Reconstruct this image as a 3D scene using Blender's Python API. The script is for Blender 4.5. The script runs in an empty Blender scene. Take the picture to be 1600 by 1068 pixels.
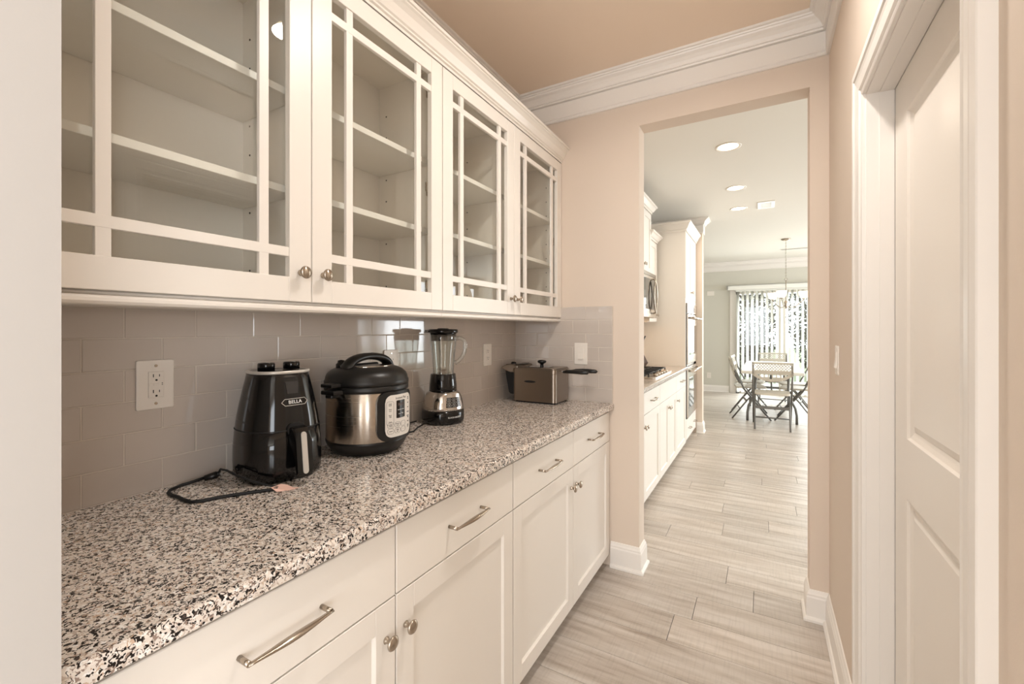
import bpy, bmesh, math, random
from mathutils import Vector, Matrix
random.seed(4)
R = math.radians; PI = math.pi
C = bpy.context.scene.collection
S = bpy.context.scene

# ------------------------------------------------------------------ camera
cd = bpy.data.cameras.new('camera'); cam = bpy.data.objects.new('camera', cd); C.objects.link(cam)
cam.location = (0, 0, 1.326); cam.rotation_euler = (R(90), 0, R(29.64))
cd.sensor_width = 36; cd.lens = 689.7 * 36 / 1600; cd.shift_y = -(534 - 515.05) / 1600
cd.clip_start = .02; cd.clip_end = 200
S.camera = cam
S.view_settings.view_transform = 'Standard'; S.view_settings.look = 'None'
S.view_settings.gamma = 1; S.view_settings.use_curve_mapping = False
S.view_settings.exposure = 0.63
# ------------------------------------------------------------------ world
w = bpy.data.worlds.new('sky'); S.world = w; w.use_nodes = True
bg = w.node_tree.nodes['Background']; bg.inputs[0].default_value = (.93, .97, 1, 1); bg.inputs[1].default_value = 2.2
# ------------------------------------------------------------------ lamps (large ones; the lamps in fittings follow in their builders)
def area(name, loc, rot, sx, sy, power, col=(1, 1, 1), spread=180):
    l = bpy.data.lights.new(name, 'AREA'); l.shape = 'RECTANGLE'; l.size = sx; l.size_y = sy
    l.energy = power; l.color = col; l.spread = R(spread)
    o = bpy.data.objects.new(name, l); C.objects.link(o); o.location = loc; o.rotation_euler = rot
    return o
def disk(name, loc, r, power, col, spread=150):
    l = bpy.data.lights.new(name, 'AREA'); l.shape = 'DISK'; l.size = 2 * r; l.energy = power; l.color = col; l.spread = R(spread)
    o = bpy.data.objects.new(name, l); C.objects.link(o); o.location = loc
    return o
P_NEAR, P_KITCH, P_SLIDE, P_CAN, P_HALL = 56, 18, 240, 3, 8.5
area('window_daylight_near_room', (.2, -3.85, 1.5), (R(90), 0, 0), 3.2, 1.9, P_NEAR, (.92, .96, 1))
area('window_daylight_kitchen', (4.85, 4.9, 1.5), (0, R(90), 0), 1.9, 4.0, P_KITCH, (.86, .94, 1))
area('daylight_outside_slider', (.9, 11.6, 2.0), (R(-80), 0, 0), 3.5, 2.5, P_SLIDE, (.97, .99, 1))
area('added_fill_near_right', (2.9, -1.75, 1.5), (0, R(90), 0), 1.7, 2.6, 62, (.90, .95, 1))  # added fill from an assumed side window; lifts the tiles under the left cabinets
area('added_fill_dining', (4.85, 8.7, 1.5), (0, R(90), 0), 1.9, 2.8, 100, (.90, .96, 1))  # added fill from the unseen right side; brightens dining walls and ceiling
disk('hall_downlight_lamp', (-.16, 1.30, 2.735), .07, P_HALL, (1, .95, .90), 160)
for (lx, ly) in ((-.237, 3.83), (-.238, 4.98), (-.25, 5.84)):
    disk('kitchen_downlight_lamp', (lx, ly, 2.735), .06, P_CAN, (1, .86, .70), 150)

# ------------------------------------------------------------------ materials
def lin(c): return tuple(((v / 255) / 12.92 if v / 255 <= .04045 else ((v / 255 + .055) / 1.055) ** 2.4) for v in c)
def nm(name):
    m = bpy.data.materials.new(name); m.use_nodes = True
    nt = m.node_tree; b = nt.nodes['Principled BSDF']
    return m, nt, b
def mat(name, rgb, rough=.5, metal=0, bump=0, bscale=60, coat=0, var=0, spec=.5, emit=0):
    m, nt, b = nm(name); c = lin(rgb) + (1,)
    b.inputs['Base Color'].default_value = c; b.inputs['Roughness'].default_value = rough; b.inputs['Metallic'].default_value = metal
    b.inputs['Coat Weight'].default_value = coat; b.inputs['Specular IOR Level'].default_value = spec
    if emit: b.inputs['Emission Color'].default_value = c; b.inputs['Emission Strength'].default_value = emit
    tc = nt.nodes.new('ShaderNodeTexCoord')
    nz = nt.nodes.new('ShaderNodeTexNoise'); nz.inputs['Scale'].default_value = bscale; nt.links.new(tc.outputs['Object'], nz.inputs['Vector'])
    if bump:
        bp = nt.nodes.new('ShaderNodeBump'); bp.inputs['Strength'].default_value = bump; bp.inputs['Distance'].default_value = .002
        nt.links.new(nz.outputs['Fac'], bp.inputs['Height']); nt.links.new(bp.outputs[0], b.inputs['Normal'])
    if var:
        n2 = nt.nodes.new('ShaderNodeTexNoise'); n2.inputs['Scale'].default_value = 2.5; nt.links.new(tc.outputs['Object'], n2.inputs['Vector'])
        mx = nt.nodes.new('ShaderNodeMix'); mx.data_type = 'RGBA'
        mx.inputs[6].default_value = tuple(v * (1 - var) for v in c[:3]) + (1,); mx.inputs[7].default_value = tuple(min(1, v * (1 + var)) for v in c[:3]) + (1,)
        nt.links.new(n2.outputs['Fac'], mx.inputs[0]); nt.links.new(mx.outputs[2], b.inputs['Base Color'])
    return m
def glass(name, tint=(1, 1, 1), f=1.0, rough=0.0, ior=1.5):
    m, nt, b = nm(name); nt.nodes.remove(b); out = nt.nodes['Material Output']
    t = nt.nodes.new('ShaderNodeBsdfTransparent'); t.inputs[0].default_value = tint + (1,)
    g = nt.nodes.new('ShaderNodeBsdfGlossy'); g.inputs['Roughness'].default_value = rough
    ge = nt.nodes.new('ShaderNodeNewGeometry'); dt = nt.nodes.new('ShaderNodeVectorMath'); dt.operation = 'DOT_PRODUCT'
    nt.links.new(ge.outputs['Incoming'], dt.inputs[0]); nt.links.new(ge.outputs['Normal'], dt.inputs[1])
    def mth(op, a, b=None, c=None):      # Schlick reflectance, the same from both sides of the sheet
        q = nt.nodes.new('ShaderNodeMath'); q.operation = op
        for i_, v_ in enumerate((a, b, c)):
            if v_ is None: continue
            if isinstance(v_, (int, float)): q.inputs[i_].default_value = v_
            else: nt.links.new(v_, q.inputs[i_])
        return q.outputs[0]
    k5 = mth('POWER', mth('SUBTRACT', 1.0, mth('ABSOLUTE', dt.outputs['Value'])), 5.0)
    sh = mth('MULTIPLY_ADD', k5, .96, .04)
    mu = nt.nodes.new('ShaderNodeMath'); mu.operation = 'MULTIPLY'; mu.inputs[1].default_value = f; mu.use_clamp = True
    nt.links.new(sh, mu.inputs[0])
    mx = nt.nodes.new('ShaderNodeMixShader'); nt.links.new(mu.outputs[0], mx.inputs[0]); nt.links.new(t.outputs[0], mx.inputs[1]); nt.links.new(g.outputs[0], mx.inputs[2])
    nt.links.new(mx.outputs[0], out.inputs[0])
    return m
def granite():
    m, nt, b = nm('granite'); N = nt.nodes.new; L = nt.links.new
    tc = N('ShaderNodeTexCoord')
    nz = N('ShaderNodeTexNoise'); nz.inputs['Scale'].default_value = 130; nz.inputs['Detail'].default_value = 2; L(tc.outputs['Object'], nz.inputs['Vector'])
    ad = N('ShaderNodeMix'); ad.data_type = 'VECTOR'; ad.inputs[0].default_value = .012
    L(tc.outputs['Object'], ad.inputs[4]); L(nz.outputs['Color'], ad.inputs[5])
    v1 = N('ShaderNodeTexVoronoi'); v1.inputs['Scale'].default_value = 190; L(ad.outputs[1], v1.inputs['Vector'])
    v2 = N('ShaderNodeTexVoronoi'); v2.inputs['Scale'].default_value = 380; L(ad.outputs[1], v2.inputs['Vector'])
    n2 = N('ShaderNodeTexNoise'); n2.inputs['Scale'].default_value = 26; n2.inputs['Detail'].default_value = 3; L(tc.outputs['Object'], n2.inputs['Vector'])
    sx = N('ShaderNodeSeparateColor'); L(v1.outputs['Color'], sx.inputs[0])
    s2 = N('ShaderNodeSeparateColor'); L(v2.outputs['Color'], s2.inputs[0])
    a1 = N('ShaderNodeMath'); a1.operation = 'MULTIPLY_ADD'; a1.inputs[1].default_value = .9; L(sx.outputs[0], a1.inputs[0])
    a2 = N('ShaderNodeMath'); a2.operation = 'MULTIPLY_ADD'; a2.inputs[1].default_value = .55; a2.inputs[2].default_value = -.26; L(n2.outputs['Fac'], a2.inputs[0]); L(a2.outputs[0], a1.inputs[2])
    r1 = N('ShaderNodeValToRGB'); r1.color_ramp.interpolation = 'CONSTANT'; e = r1.color_ramp.elements
    cols = [(0, (20, 17, 17)), (.24, (80, 68, 62)), (.32, (150, 130, 118)), (.40, (200, 184, 170)), (.52, (226, 214, 202)), (.74, (243, 238, 232)), (.86, (198, 172, 150))]
    e[0].color = lin(cols[0][1]) + (1,); e[1].position = cols[1][0]; e[1].color = lin(cols[1][1]) + (1,)
    for p, c in cols[2:]:
        x = e.new(p); x.color = lin(c) + (1,)
    L(a1.outputs[0], r1.inputs[0])
    r2 = N('ShaderNodeValToRGB'); r2.color_ramp.interpolation = 'CONSTANT'; e = r2.color_ramp.elements
    e[0].color = lin((30, 26, 26)) + (1,); e[1].position = .17; e[1].color = lin((226, 216, 206)) + (1,)
    L(s2.outputs[0], r2.inputs[0])
    gt = N('ShaderNodeMath'); gt.operation = 'GREATER_THAN'; gt.inputs[1].default_value = .62; L(s2.outputs[1], gt.inputs[0])
    mx = N('ShaderNodeMix'); mx.data_type = 'RGBA'; L(gt.outputs[0], mx.inputs[0]); L(r1.outputs[0], mx.inputs[6]); L(r2.outputs[0], mx.inputs[7])
    L(mx.outputs[2], b.inputs['Base Color']); b.inputs['Roughness'].default_value = .16
    return m
def wood(name, grout=False):
    m, nt, b = nm(name); N = nt.nodes.new; L = nt.links.new
    tc = N('ShaderNodeTexCoord'); oi = N('ShaderNodeObjectInfo')
    mp = N('ShaderNodeMapping'); mp.inputs['Scale'].default_value = (1.8, 20, 10); L(tc.outputs['Object'], mp.inputs[0])
    of = N('ShaderNodeMath'); of.operation = 'MULTIPLY'; of.inputs[1].default_value = 37; L(oi.outputs['Random'], of.inputs[0])
    cb = N('ShaderNodeCombineXYZ'); L(of.outputs[0], cb.inputs[0]); L(of.outputs[0], cb.inputs[2]); L(cb.outputs[0], mp.inputs['Location'])
    n1 = N('ShaderNodeTexNoise'); n1.inputs['Scale'].default_value = 1; n1.inputs['Detail'].default_value = 6; n1.inputs['Roughness'].default_value = .62; L(mp.outputs[0], n1.inputs['Vector'])
    m2 = N('ShaderNodeMapping'); m2.inputs['Scale'].default_value = (130, 7, 10); L(tc.outputs['Object'], m2.inputs[0])
    n2 = N('ShaderNodeTexNoise'); n2.inputs['Scale'].default_value = 1; n2.inputs['Detail'].default_value = 3; L(m2.outputs[0], n2.inputs['Vector'])
    rp = N('ShaderNodeValToRGB'); e = rp.color_ramp.elements
    e[0].position = .24; e[0].color = lin((146, 130, 116)) + (1,); e[1].position = .62; e[1].color = lin((206, 197, 188)) + (1,)
    x = e.new(.42); x.color = lin((185, 173, 161)) + (1,)
    L(n1.outputs['Fac'], rp.inputs[0])
    r2 = N('ShaderNodeValToRGB'); e = r2.color_ramp.elements; e[0].position = .36; e[0].color = (.9, .9, .9, 1); e[1].position = .5; e[1].color = (1, 1, 1, 1)
    L(n2.outputs['Fac'], r2.inputs[0])
    mx = N('ShaderNodeMix'); mx.data_type = 'RGBA'; mx.blend_type = 'MULTIPLY'; mx.inputs[0].default_value = .7; L(rp.outputs[0], mx.inputs[6]); L(r2.outputs[0], mx.inputs[7])
    hs = N('ShaderNodeHueSaturation'); mr = N('ShaderNodeMapRange'); mr.inputs[3].default_value = .9; mr.inputs[4].default_value = 1.1; L(oi.outputs['Random'], mr.inputs[0]); L(mr.outputs[0], hs.inputs['Value']); L(mx.outputs[2], hs.inputs['Color'])
    last = hs.outputs[0]
    if grout:
        br = N('ShaderNodeTexBrick'); br.inputs['Scale'].default_value = 1; br.inputs['Brick Width'].default_value = 1.22; br.inputs['Row Height'].default_value = .1968; br.inputs['Mortar Size'].default_value = .0015
        br.offset = .37; br.inputs['Color1'].default_value = (1, 1, 1, 1); br.inputs['Color2'].default_value = (.88, .88, .88, 1); br.inputs['Mortar'].default_value = (.3, .3, .3, 1)
        L(tc.outputs['Object'], br.inputs['Vector'])
        m3 = N('ShaderNodeMix'); m3.data_type = 'RGBA'; m3.blend_type = 'MULTIPLY'; m3.inputs[0].default_value = 1; L(last, m3.inputs[6]); L(br.outputs['Color'], m3.inputs[7]); last = m3.outputs[2]
    L(last, b.inputs['Base Color']); b.inputs['Roughness'].default_value = .36
    bp = N('ShaderNodeBump'); bp.inputs['Strength'].default_value = .15; bp.inputs['Distance'].default_value = .001; L(n2.outputs['Fac'], bp.inputs['Height']); L(bp.outputs[0], b.inputs['Normal'])
    return m
def brushed(name, rgb, rough=.3, axis=2, sc=220):
    m, nt, b = nm(name); N = nt.nodes.new; L = nt.links.new
    b.inputs['Base Color'].default_value = lin(rgb) + (1,); b.inputs['Metallic'].default_value = 1
    tc = N('ShaderNodeTexCoord'); mp = N('ShaderNodeMapping'); s = [4, 4, 4]; s[axis] = sc; mp.inputs['Scale'].default_value = s
    nz = N('ShaderNodeTexNoise'); nz.inputs['Scale'].default_value = 1; nz.inputs['Detail'].default_value = 3
    L(tc.outputs['Object'], mp.inputs[0]); L(mp.outputs[0], nz.inputs['Vector'])
    mr = N('ShaderNodeMapRange'); mr.inputs[3].default_value = rough * .75; mr.inputs[4].default_value = rough * 1.25; L(nz.outputs['Fac'], mr.inputs[0]); L(mr.outputs[0], b.inputs['Roughness'])
    b.inputs['Anisotropic'].default_value = .8; b.inputs['Anisotropic Rotation'].default_value = .25
    tg = N('ShaderNodeTangent'); tg.direction_type = 'RADIAL'; tg.axis = 'Z'; L(tg.outputs[0], b.inputs['Tangent'])
    return m
def foliage(name, rgb):
    m = mat(name, rgb, .8, var=.4); return m
WALL = mat('wall_paint_greige', (224, 208, 192), .75, bump=.06, bscale=300)
CEIL = mat('ceiling_paint_tan', (243, 224, 204), .85, bump=.05, bscale=200)
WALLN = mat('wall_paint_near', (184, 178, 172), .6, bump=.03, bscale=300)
WALLF = mat('wall_paint_dining', (212, 208, 196), .8, bump=.06, bscale=300)
CEILW = mat('ceiling_paint_white', (236, 232, 224), .85, bump=.05, bscale=200)
TRIM = mat('white_trim_paint', (240, 234, 227), .38, bump=.02, bscale=40)
CAB = mat('white_cabinet_paint', (240, 233, 224), .36, bump=.015, bscale=50)
CABIN = mat('cabinet_interior', (238, 228, 216), .5)
DOORM = mat('white_door_paint', (238, 230, 220), .34, bump=.03, bscale=80)
GROUT = mat('grout', (214, 204, 192), .9, bump=.3, bscale=400)
TILE = mat('taupe_glazed_tile', (200, 189, 179), .07, var=.05, coat=.3)
GRAN = granite(); WOOD = wood('plank_wood'); WOODS = wood('plank_wood_far', True)
GAP = mat('dark_gap', (60, 50, 42), .9)
NICKEL = brushed('brushed_nickel', (176, 164, 150), .26, 0, 100)
STEEL = brushed('brushed_steel', (190, 180, 168), .25, 2, 300)
STEELH = brushed('brushed_steel_soft', (150, 138, 126), .34, 2, 260)
CHROME = mat('chrome', (205, 200, 195), .12, 1)
BLACKG = mat('gloss_black_plastic', (12, 11, 11), .10)
BLACKM = mat('satin_black_plastic', (18, 17, 16), .36)
BLACKR = mat('matte_black', (12, 11, 11), .6)
SILVER = mat('silver_plastic', (206, 200, 192), .3, .3)
PANEL = mat('grey_white_panel', (222, 216, 208), .4)
DARKGREY = mat('dark_print', (60, 56, 54), .6)
SCREEN = mat('black_display', (10, 10, 12), .1)
DIGIT = mat('dim_display_digit', (92, 74, 68), .5)
WHITEP = mat('white_plastic', (238, 230, 220), .3)
WHITET = mat('white_print', (230, 228, 224), .5)
TAG = mat('pink_paper_tag', (238, 196, 180), .7)
GLASS = glass('clear_glass_pane', (.97, .98, .97), .8)
GLASSJ = glass('blender_jar_glass', (.90, .92, .91), 3.6, .03)
GLASSW = glass('slider_glass', (.95, .97, .96), 1)
GLASSD = mat('dark_oven_glass', (38, 36, 36), .06, coat=.5)
VANE = mat('white_blind_vane', (240, 238, 230), .6)
TABLEW = mat('white_table_plastic', (236, 234, 226), .45, bump=.1, bscale=300)
CHAIRP = mat('light_grey_chair_plastic', (206, 198, 184), .5)
CHAIRM = mat('grey_chair_steel', (118, 116, 112), .4, .5)
SHADE = mat('frosted_lamp_shade', (255, 238, 214), .4, emit=1.6)
BULB = mat('downlight_lens', (255, 232, 200), .4, emit=7)
LEAF = foliage('hedge_leaf', (98, 96, 86)); BARK = mat('bark', (96, 84, 74), .9, bump=.6, bscale=30)
GRASS = mat('lawn', (150, 158, 128), .9, var=.2); BLOCKW = mat('knife_block_wood', (70, 52, 42), .5, var=.2)
PATIO = mat('concrete', (205, 200, 192), .9, bump=.3, bscale=40)

# ------------------------------------------------------------------ mesh builder
class M:
    def __init__(s): s.bm = bmesh.new()
    def _new(s, vs, fs, smooth=False):
        v = [s.bm.verts.new(p) for p in vs]
        out = []
        for f in fs:
            try:
                q = s.bm.faces.new([v[i] for i in f]); q.smooth = smooth; out.append(q)
            except ValueError: pass
        return v, out
    def box(s, x0, x1, y0, y1, z0, z1, bev=0, seg=1):
        x0, x1 = min(x0, x1), max(x0, x1); y0, y1 = min(y0, y1), max(y0, y1); z0, z1 = min(z0, z1), max(z0, z1)
        v, f = s._new([(x, y, z) for x in (x0, x1) for y in (y0, y1) for z in (z0, z1)],
                      [(0, 1, 3, 2), (4, 6, 7, 5), (0, 4, 5, 1), (2, 3, 7, 6), (0, 2, 6, 4), (1, 5, 7, 3)])
        if bev:
            es = list({e for q in f for e in q.edges})
            bmesh.ops.bevel(s.bm, geom=es, offset=bev, segments=seg, profile=.5, affect='EDGES')
        return s
    def cyl(s, a, b, r0, r1=None, n=14, cap=True, smooth=True):
        return s.tube([a, b], [r0, r0 if r1 is None else r1], n, cap, smooth)
    def tube(s, pts, r, n=8, cap=True, smooth=True, flat=1.0, up=None):
        pts = [Vector(p) for p in pts]; k = len(pts)
        rr = list(r) if isinstance(r, (list, tuple)) else [r] * k
        t0 = (pts[1] - pts[0]).normalized()
        u = Vector(up) if up else (Vector((0, 0, 1)) if abs(t0.z) < .9 else Vector((1, 0, 0)))
        u = (u - t0 * u.dot(t0)).normalized(); rings = []
        for i in range(k):
            if i == 0: t = t0
            elif i == k - 1: t = (pts[i] - pts[i - 1]).normalized()
            else: t = ((pts[i] - pts[i - 1]).normalized() + (pts[i + 1] - pts[i]).normalized()).normalized()
            u = (u - t * u.dot(t)).normalized(); w_ = t.cross(u)
            rings.append([s.bm.verts.new(pts[i] + (u * math.cos(2 * PI * j / n) * flat + w_ * math.sin(2 * PI * j / n)) * rr[i]) for j in range(n)])
        for i in range(k - 1):
            for j in range(n):
                f = s.bm.faces.new((rings[i][j], rings[i][(j + 1) % n], rings[i + 1][(j + 1) % n], rings[i + 1][j])); f.smooth = smooth
        if cap:
            s.bm.faces.new(rings[0][::-1]); s.bm.faces.new(rings[-1])
        return s
    def lathe(s, prof, c=(0, 0, 0), n=32, axis='Z', sup=2.0, sx=1, sy=1, a0=0, a1=2 * PI):
        full = abs(a1 - a0 - 2 * PI) < 1e-6; cols = n if full else n + 1; rings = []
        for (r, h) in prof:
            ring = []
            for j in range(cols):
                a = a0 + (a1 - a0) * j / n; ca, sa = math.cos(a), math.sin(a)
                k = 1 if sup == 2 else (abs(ca) ** sup + abs(sa) ** sup) ** (-1 / sup)
                x, y = r * ca * k * sx, r * sa * k * sy
                p = (x, y, h) if axis == 'Z' else ((h, x, y) if axis == 'X' else (x, h, y))
                ring.append(s.bm.verts.new(Vector(c) + Vector(p)))
            rings.append(ring)
        for i in range(len(rings) - 1):
            for j in range(n):
                j2 = (j + 1) % cols
                f = s.bm.faces.new((rings[i][j], rings[i][j2], rings[i + 1][j2], rings[i + 1][j])); f.smooth = True
        if full:
            if prof[0][0] > 1e-5: s.bm.faces.new(rings[0][::-1])
            if prof[-1][0] > 1e-5: s.bm.faces.new(rings[-1])
        return s
    def mould(s, path, prof, fn, side=1, closed=False):
        """path: 2-D points; prof: (offset in plane, proud); fn(a, b, p) -> xyz"""
        P = [Vector(p) for p in path]; n = len(P); rows = []
        for i in range(n):
            d = []
            if i > 0 or closed: d.append((P[i] - P[i - 1]).normalized())
            if i < n - 1 or closed: d.append((P[(i + 1) % n] - P[i]).normalized())
            ns = [Vector((-q.y, q.x)) * side for q in d]
            m_ = ns[0] if len(ns) == 1 else (ns[0] + ns[1]) / (1 + ns[0].dot(ns[1]))
            rows.append([s.bm.verts.new(fn(P[i].x + m_.x * o, P[i].y + m_.y * o, p)) for (o, p) in prof])
        k = len(prof)
        for i in range(n if closed else n - 1):
            a, b = rows[i], rows[(i + 1) % n]
            for j in range(k):
                s.bm.faces.new((a[j], a[(j + 1) % k], b[(j + 1) % k], b[j]))
        if not closed:
            s.bm.faces.new(rows[0][::-1]); s.bm.faces.new(rows[-1])
        return s
    def prism(s, pts, fn, d0, d1, bev=0):
        """closed outline pts (a,b) extruded between d0,d1; fn(a,b,d)->xyz"""
        n = len(pts); A = [s.bm.verts.new(fn(a, b, d0)) for a, b in pts]; B = [s.bm.verts.new(fn(a, b, d1)) for a, b in pts]
        fs = [s.bm.faces.new(A[::-1]), s.bm.faces.new(B)]
        for i in range(n): fs.append(s.bm.faces.new((A[i], A[(i + 1) % n], B[(i + 1) % n], B[i])))
        if bev:
            bmesh.ops.bevel(s.bm, geom=list({e for f in fs[:2] for e in f.edges}), offset=bev, segments=2, profile=.5, affect='EDGES')
        return s
    def map(s, fn):
        for v in s.bm.verts: v.co = fn(v.co)
        return s
    def mesh(s, name):
        bmesh.ops.recalc_face_normals(s.bm, faces=s.bm.faces)
        me = bpy.data.meshes.new(name); s.bm.to_mesh(me); s.bm.free(); return me
def origin(o):
    v = Vector((0, 0, 0))
    while o: v += o.location; o = o.parent
    return v
def put(name, m, material, parent=None, world=True, loc=None, rot=None):
    """link one mesh object. world=True: the mesh was built in scene coordinates."""
    if parent is not None and world:
        og = origin(parent)
        for v in m.bm.verts: v.co -= og
    me = m.mesh(name); me.materials.append(material)
    o = bpy.data.objects.new(name, me); C.objects.link(o); o.parent = parent
    if loc is not None: o.location = loc
    if rot is not None: o.rotation_euler = rot
    return o
def tag(o, label, cat, group=None):
    o['label'] = label; o['category'] = cat
    if group: o['group'] = group
    return o
def thing(name, label, cat, loc, rz=0, group=None):
    o = bpy.data.objects.new(name, None); C.objects.link(o); o.location = loc; o.rotation_euler = (0, 0, rz); o.empty_display_size = .05
    return tag(o, label, cat, group)
def struct(name, m, material):
    o = put(name, m, material); o['kind'] = 'structure'; return o
def lab(o, t): o['label'] = t; return o
def dup(root, loc, rz, label, group=None):
    r = root.copy(); C.objects.link(r); r.location = loc; r.rotation_euler = (0, 0, rz); r['label'] = label
    if group: r['group'] = group
    def rec(src, dst):
        for ch in list(src.children):
            c = ch.copy(); C.objects.link(c); c.parent = dst; rec(ch, c)
    rec(root, r)
    return r
def text(name, body, size, material, parent, fn, ext=.0006, align='CENTER', sx=1.0):
    """flat lettering as thin mesh; fn(x, y, d) -> local xyz"""
    cu = bpy.data.curves.new(name, 'FONT'); cu.body = body; cu.size = size; cu.align_x = align; cu.align_y = 'CENTER'; cu.extrude = ext; cu.resolution_u = 3
    t = bpy.data.objects.new(name, cu); C.objects.link(t)
    me = bpy.data.meshes.new_from_object(t.evaluated_get(bpy.context.evaluated_depsgraph_get()))
    bpy.data.objects.remove(t)
    for v in me.vertices: v.co = fn(v.co.x * sx, v.co.y, v.co.z)
    me.materials.clear(); me.materials.append(material)
    o = bpy.data.objects.new(name, me); C.objects.link(o); o.parent = parent
    return o
def rrect(w_, h_, r, n=5):
    pts = []
    for cx, cy, a in ((w_ / 2 - r, h_ / 2 - r, 0), (-w_ / 2 + r, h_ / 2 - r, 90), (-w_ / 2 + r, -h_ / 2 + r, 180), (w_ / 2 - r, -h_ / 2 + r, 270)):
        for i in range(n + 1):
            t = R(a + 90 * i / n); pts.append((cx + r * math.cos(t), cy + r * math.sin(t)))
    return pts

# ------------------------------------------------------------------ key dimensions
WX = -1.365; RX = .259; E = 2.437; ET = .112; CZ = 2.755; OL, OR, OZ = -.5885, .186, 2.44
Y0 = .1846            # start of the cabinet run (end of the near wall stub)
BY = 10.4             # dining back wall
WALLH = CZ
# ------------------------------------------------------------------ setting: floor
fl = struct('floor', M().box(-3.2, 5.0, -4.1, BY + .1, -.12, -.006), GAP)
pm = {}
def plank(x0, x1, y0, y1):
    L_ = round(x1 - x0, 3); W_ = round(y1 - y0, 3)
    if (L_, W_) not in pm:
        b = .0010; hx, hy = L_ / 2 - .0010, W_ / 2 - .0010; m = M()
        m._new([(sx * (hx - i), sy * (hy - i), z) for z, i in ((-.006, 0), (-.0012, 0), (0, b)) for sx, sy in ((-1, -1), (1, -1), (1, 1), (-1, 1))],
               [(0, 3, 2, 1), (0, 1, 5, 4), (1, 2, 6, 5), (2, 3, 7, 6), (3, 0, 4, 7), (4, 5, 9, 8), (5, 6, 10, 9), (6, 7, 11, 10), (7, 4, 8, 11), (8, 9, 10, 11)])
        me = m.mesh('floor_plank'); me.materials.append(WOOD); pm[(L_, W_)] = me
    o = bpy.data.objects.new('floor_plank', pm[(L_, W_)]); C.objects.link(o); o.parent = fl; o.location = ((x0 + x1) / 2, (y0 + y1) / 2, 0)
PW = .1968; YB = 1.574 - 8 * PW
known = {3: -.285 - 1.22, 4: -.041 - 1.22, 7: -.545, 8: -.233, 9: .032, 13: -.291, 14: -.01, 15: .257}
row = 0
for i in range(0, 31):
    y0 = YB + i * PW; k = i - 8
    ph = known.get(k, (k * .47) % 1.22 - 1.3)
    a, b = (-1.365, 1.25)
    x = ph - 3 * 1.22
    while x < b:
        x0, x1 = max(a, x), min(b, x + 1.22)
        if y0 < E + .2 : x1 = min(x1, .26 if y0 < E - .02 else b)
        if x1 - x0 > .02: plank(x0, x1, y0, y0 + PW)
        x += 1.22
YE = YB + 31 * PW
far = M()
for x0, x1, y0, y1 in ((-3.1, 5, YE, BY), (1.25, 5, E + .11, YE), (-3.1, -1.365, E + .11, YE), (-3.1, 3.1, -4.0, YB)):
    far.box(x0, x1, y0, y1, -.006, 0)
o = put('floor_planks_far', far, WOODS, fl)
lab(o, 'pale wood plank floor in the dining area and side rooms'); o['kind'] = 'stuff'
# ------------------------------------------------------------------ walls and ceilings
wl = struct('wall_left', M().box(WX - .1, WX, Y0 - .2, E, 0, CZ), WALL)
we = M()
we.box(WX - .1, OL, E, E + ET, 0, CZ).box(OR, RX + .1, E, E + ET, 0, CZ).box(OL, OR, E, E + ET, OZ, CZ)
wend = struct('wall_end', we, WALL)
DY0, DY1, DZ = .884, 1.612, 2.005       # pantry door opening
wr = M()
wr.box(RX, RX + .115, -.1, DY0, 0, CZ).box(RX, RX + .115, DY1, E, 0, CZ).box(RX, RX + .115, DY0, DY1, DZ, CZ)
struct('wall_right', wr, WALL)
struct('wall_near', M().box(WX - .1, -.70, Y0 - .115, Y0, 0, CZ), WALLN)
struct('ceiling', M().box(WX - .1, RX + .115, -.1, E, CZ, CZ + .1), CEIL)
struct('ceiling_kitchen', M().box(-3.1, 5.1, E, BY + .1, CZ, CZ + .1), CEILW)
# kitchen and dining shell
struct('wall_kitchen_left', M().box(WX - .1, WX, E + ET, 6.13, 0, CZ), WALL)
struct('wall_kitchen_stub', M().box(WX - .1, -.68, 6.13, 6.28, 0, CZ), WALL)
struct('wall_dining_left', M().box(-3.1, -3.0, 6.28, BY, 0, CZ), WALLF)
struct('wall_dining_front', M().box(-3.0, WX - .1, 6.18, 6.28, 0, CZ), WALLF)
SX0, SX1, SZ = -.50, 2.1, 2.12          # slider opening
wb = M()
wb.box(-3.1, SX0, BY, BY + .12, 0, CZ).box(SX1, 5.1, BY, BY + .12, 0, CZ).box(SX0, SX1, BY, BY + .12, SZ, CZ)
struct('wall_dining_back', wb, WALLF)
wk = M(); wk.box(5.0, 5.1, E, 2.6, 0, CZ).box(5.0, 5.1, 10.2, BY, 0, CZ).box(5.0, 5.1, 2.6, 10.2, 0, .5).box(5.0, 5.1, 2.6, 10.2, 2.45, CZ).box(5.0, 5.1, 7.0, 7.2, .5, 2.45)
struct('wall_kitchen_right', wk, WALLF)
struct('wall_kitchen_front', M().box(RX + .1, 5.0, E, E + ET, 0, CZ), WALLF)
# room behind the camera
nr = M(); nr.box(-3.1, -3.0, -4.0, Y0 - .115, 0, CZ).box(3.0, 3.1, -4.0, -3.2, 0, CZ).box(3.0, 3.1, -.4, -.1, 0, CZ).box(3.0, 3.1, -3.2, -.4, 0, .55).box(3.0, 3.1, -3.2, -.4, 2.45, CZ)
nr.box(-3.0, -1.4, -4.0, -3.9, 0, CZ).box(1.8, 3.0, -4.0, -3.9, 0, CZ).box(-1.4, 1.8, -4.0, -3.9, 0, .55).box(-1.4, 1.8, -4.0, -3.9, 2.45, CZ)
nr.box(RX, 3.0, -.1, -.0, 0, CZ).box(-3.0, WX - .1, Y0 - .215, Y0 - .115, 0, CZ)
struct('wall_behind', nr, WALL)
struct('ceiling_behind', M().box(-3.1, 3.1, -4.0, -.1, CZ, CZ + .1), CEILW)
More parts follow.
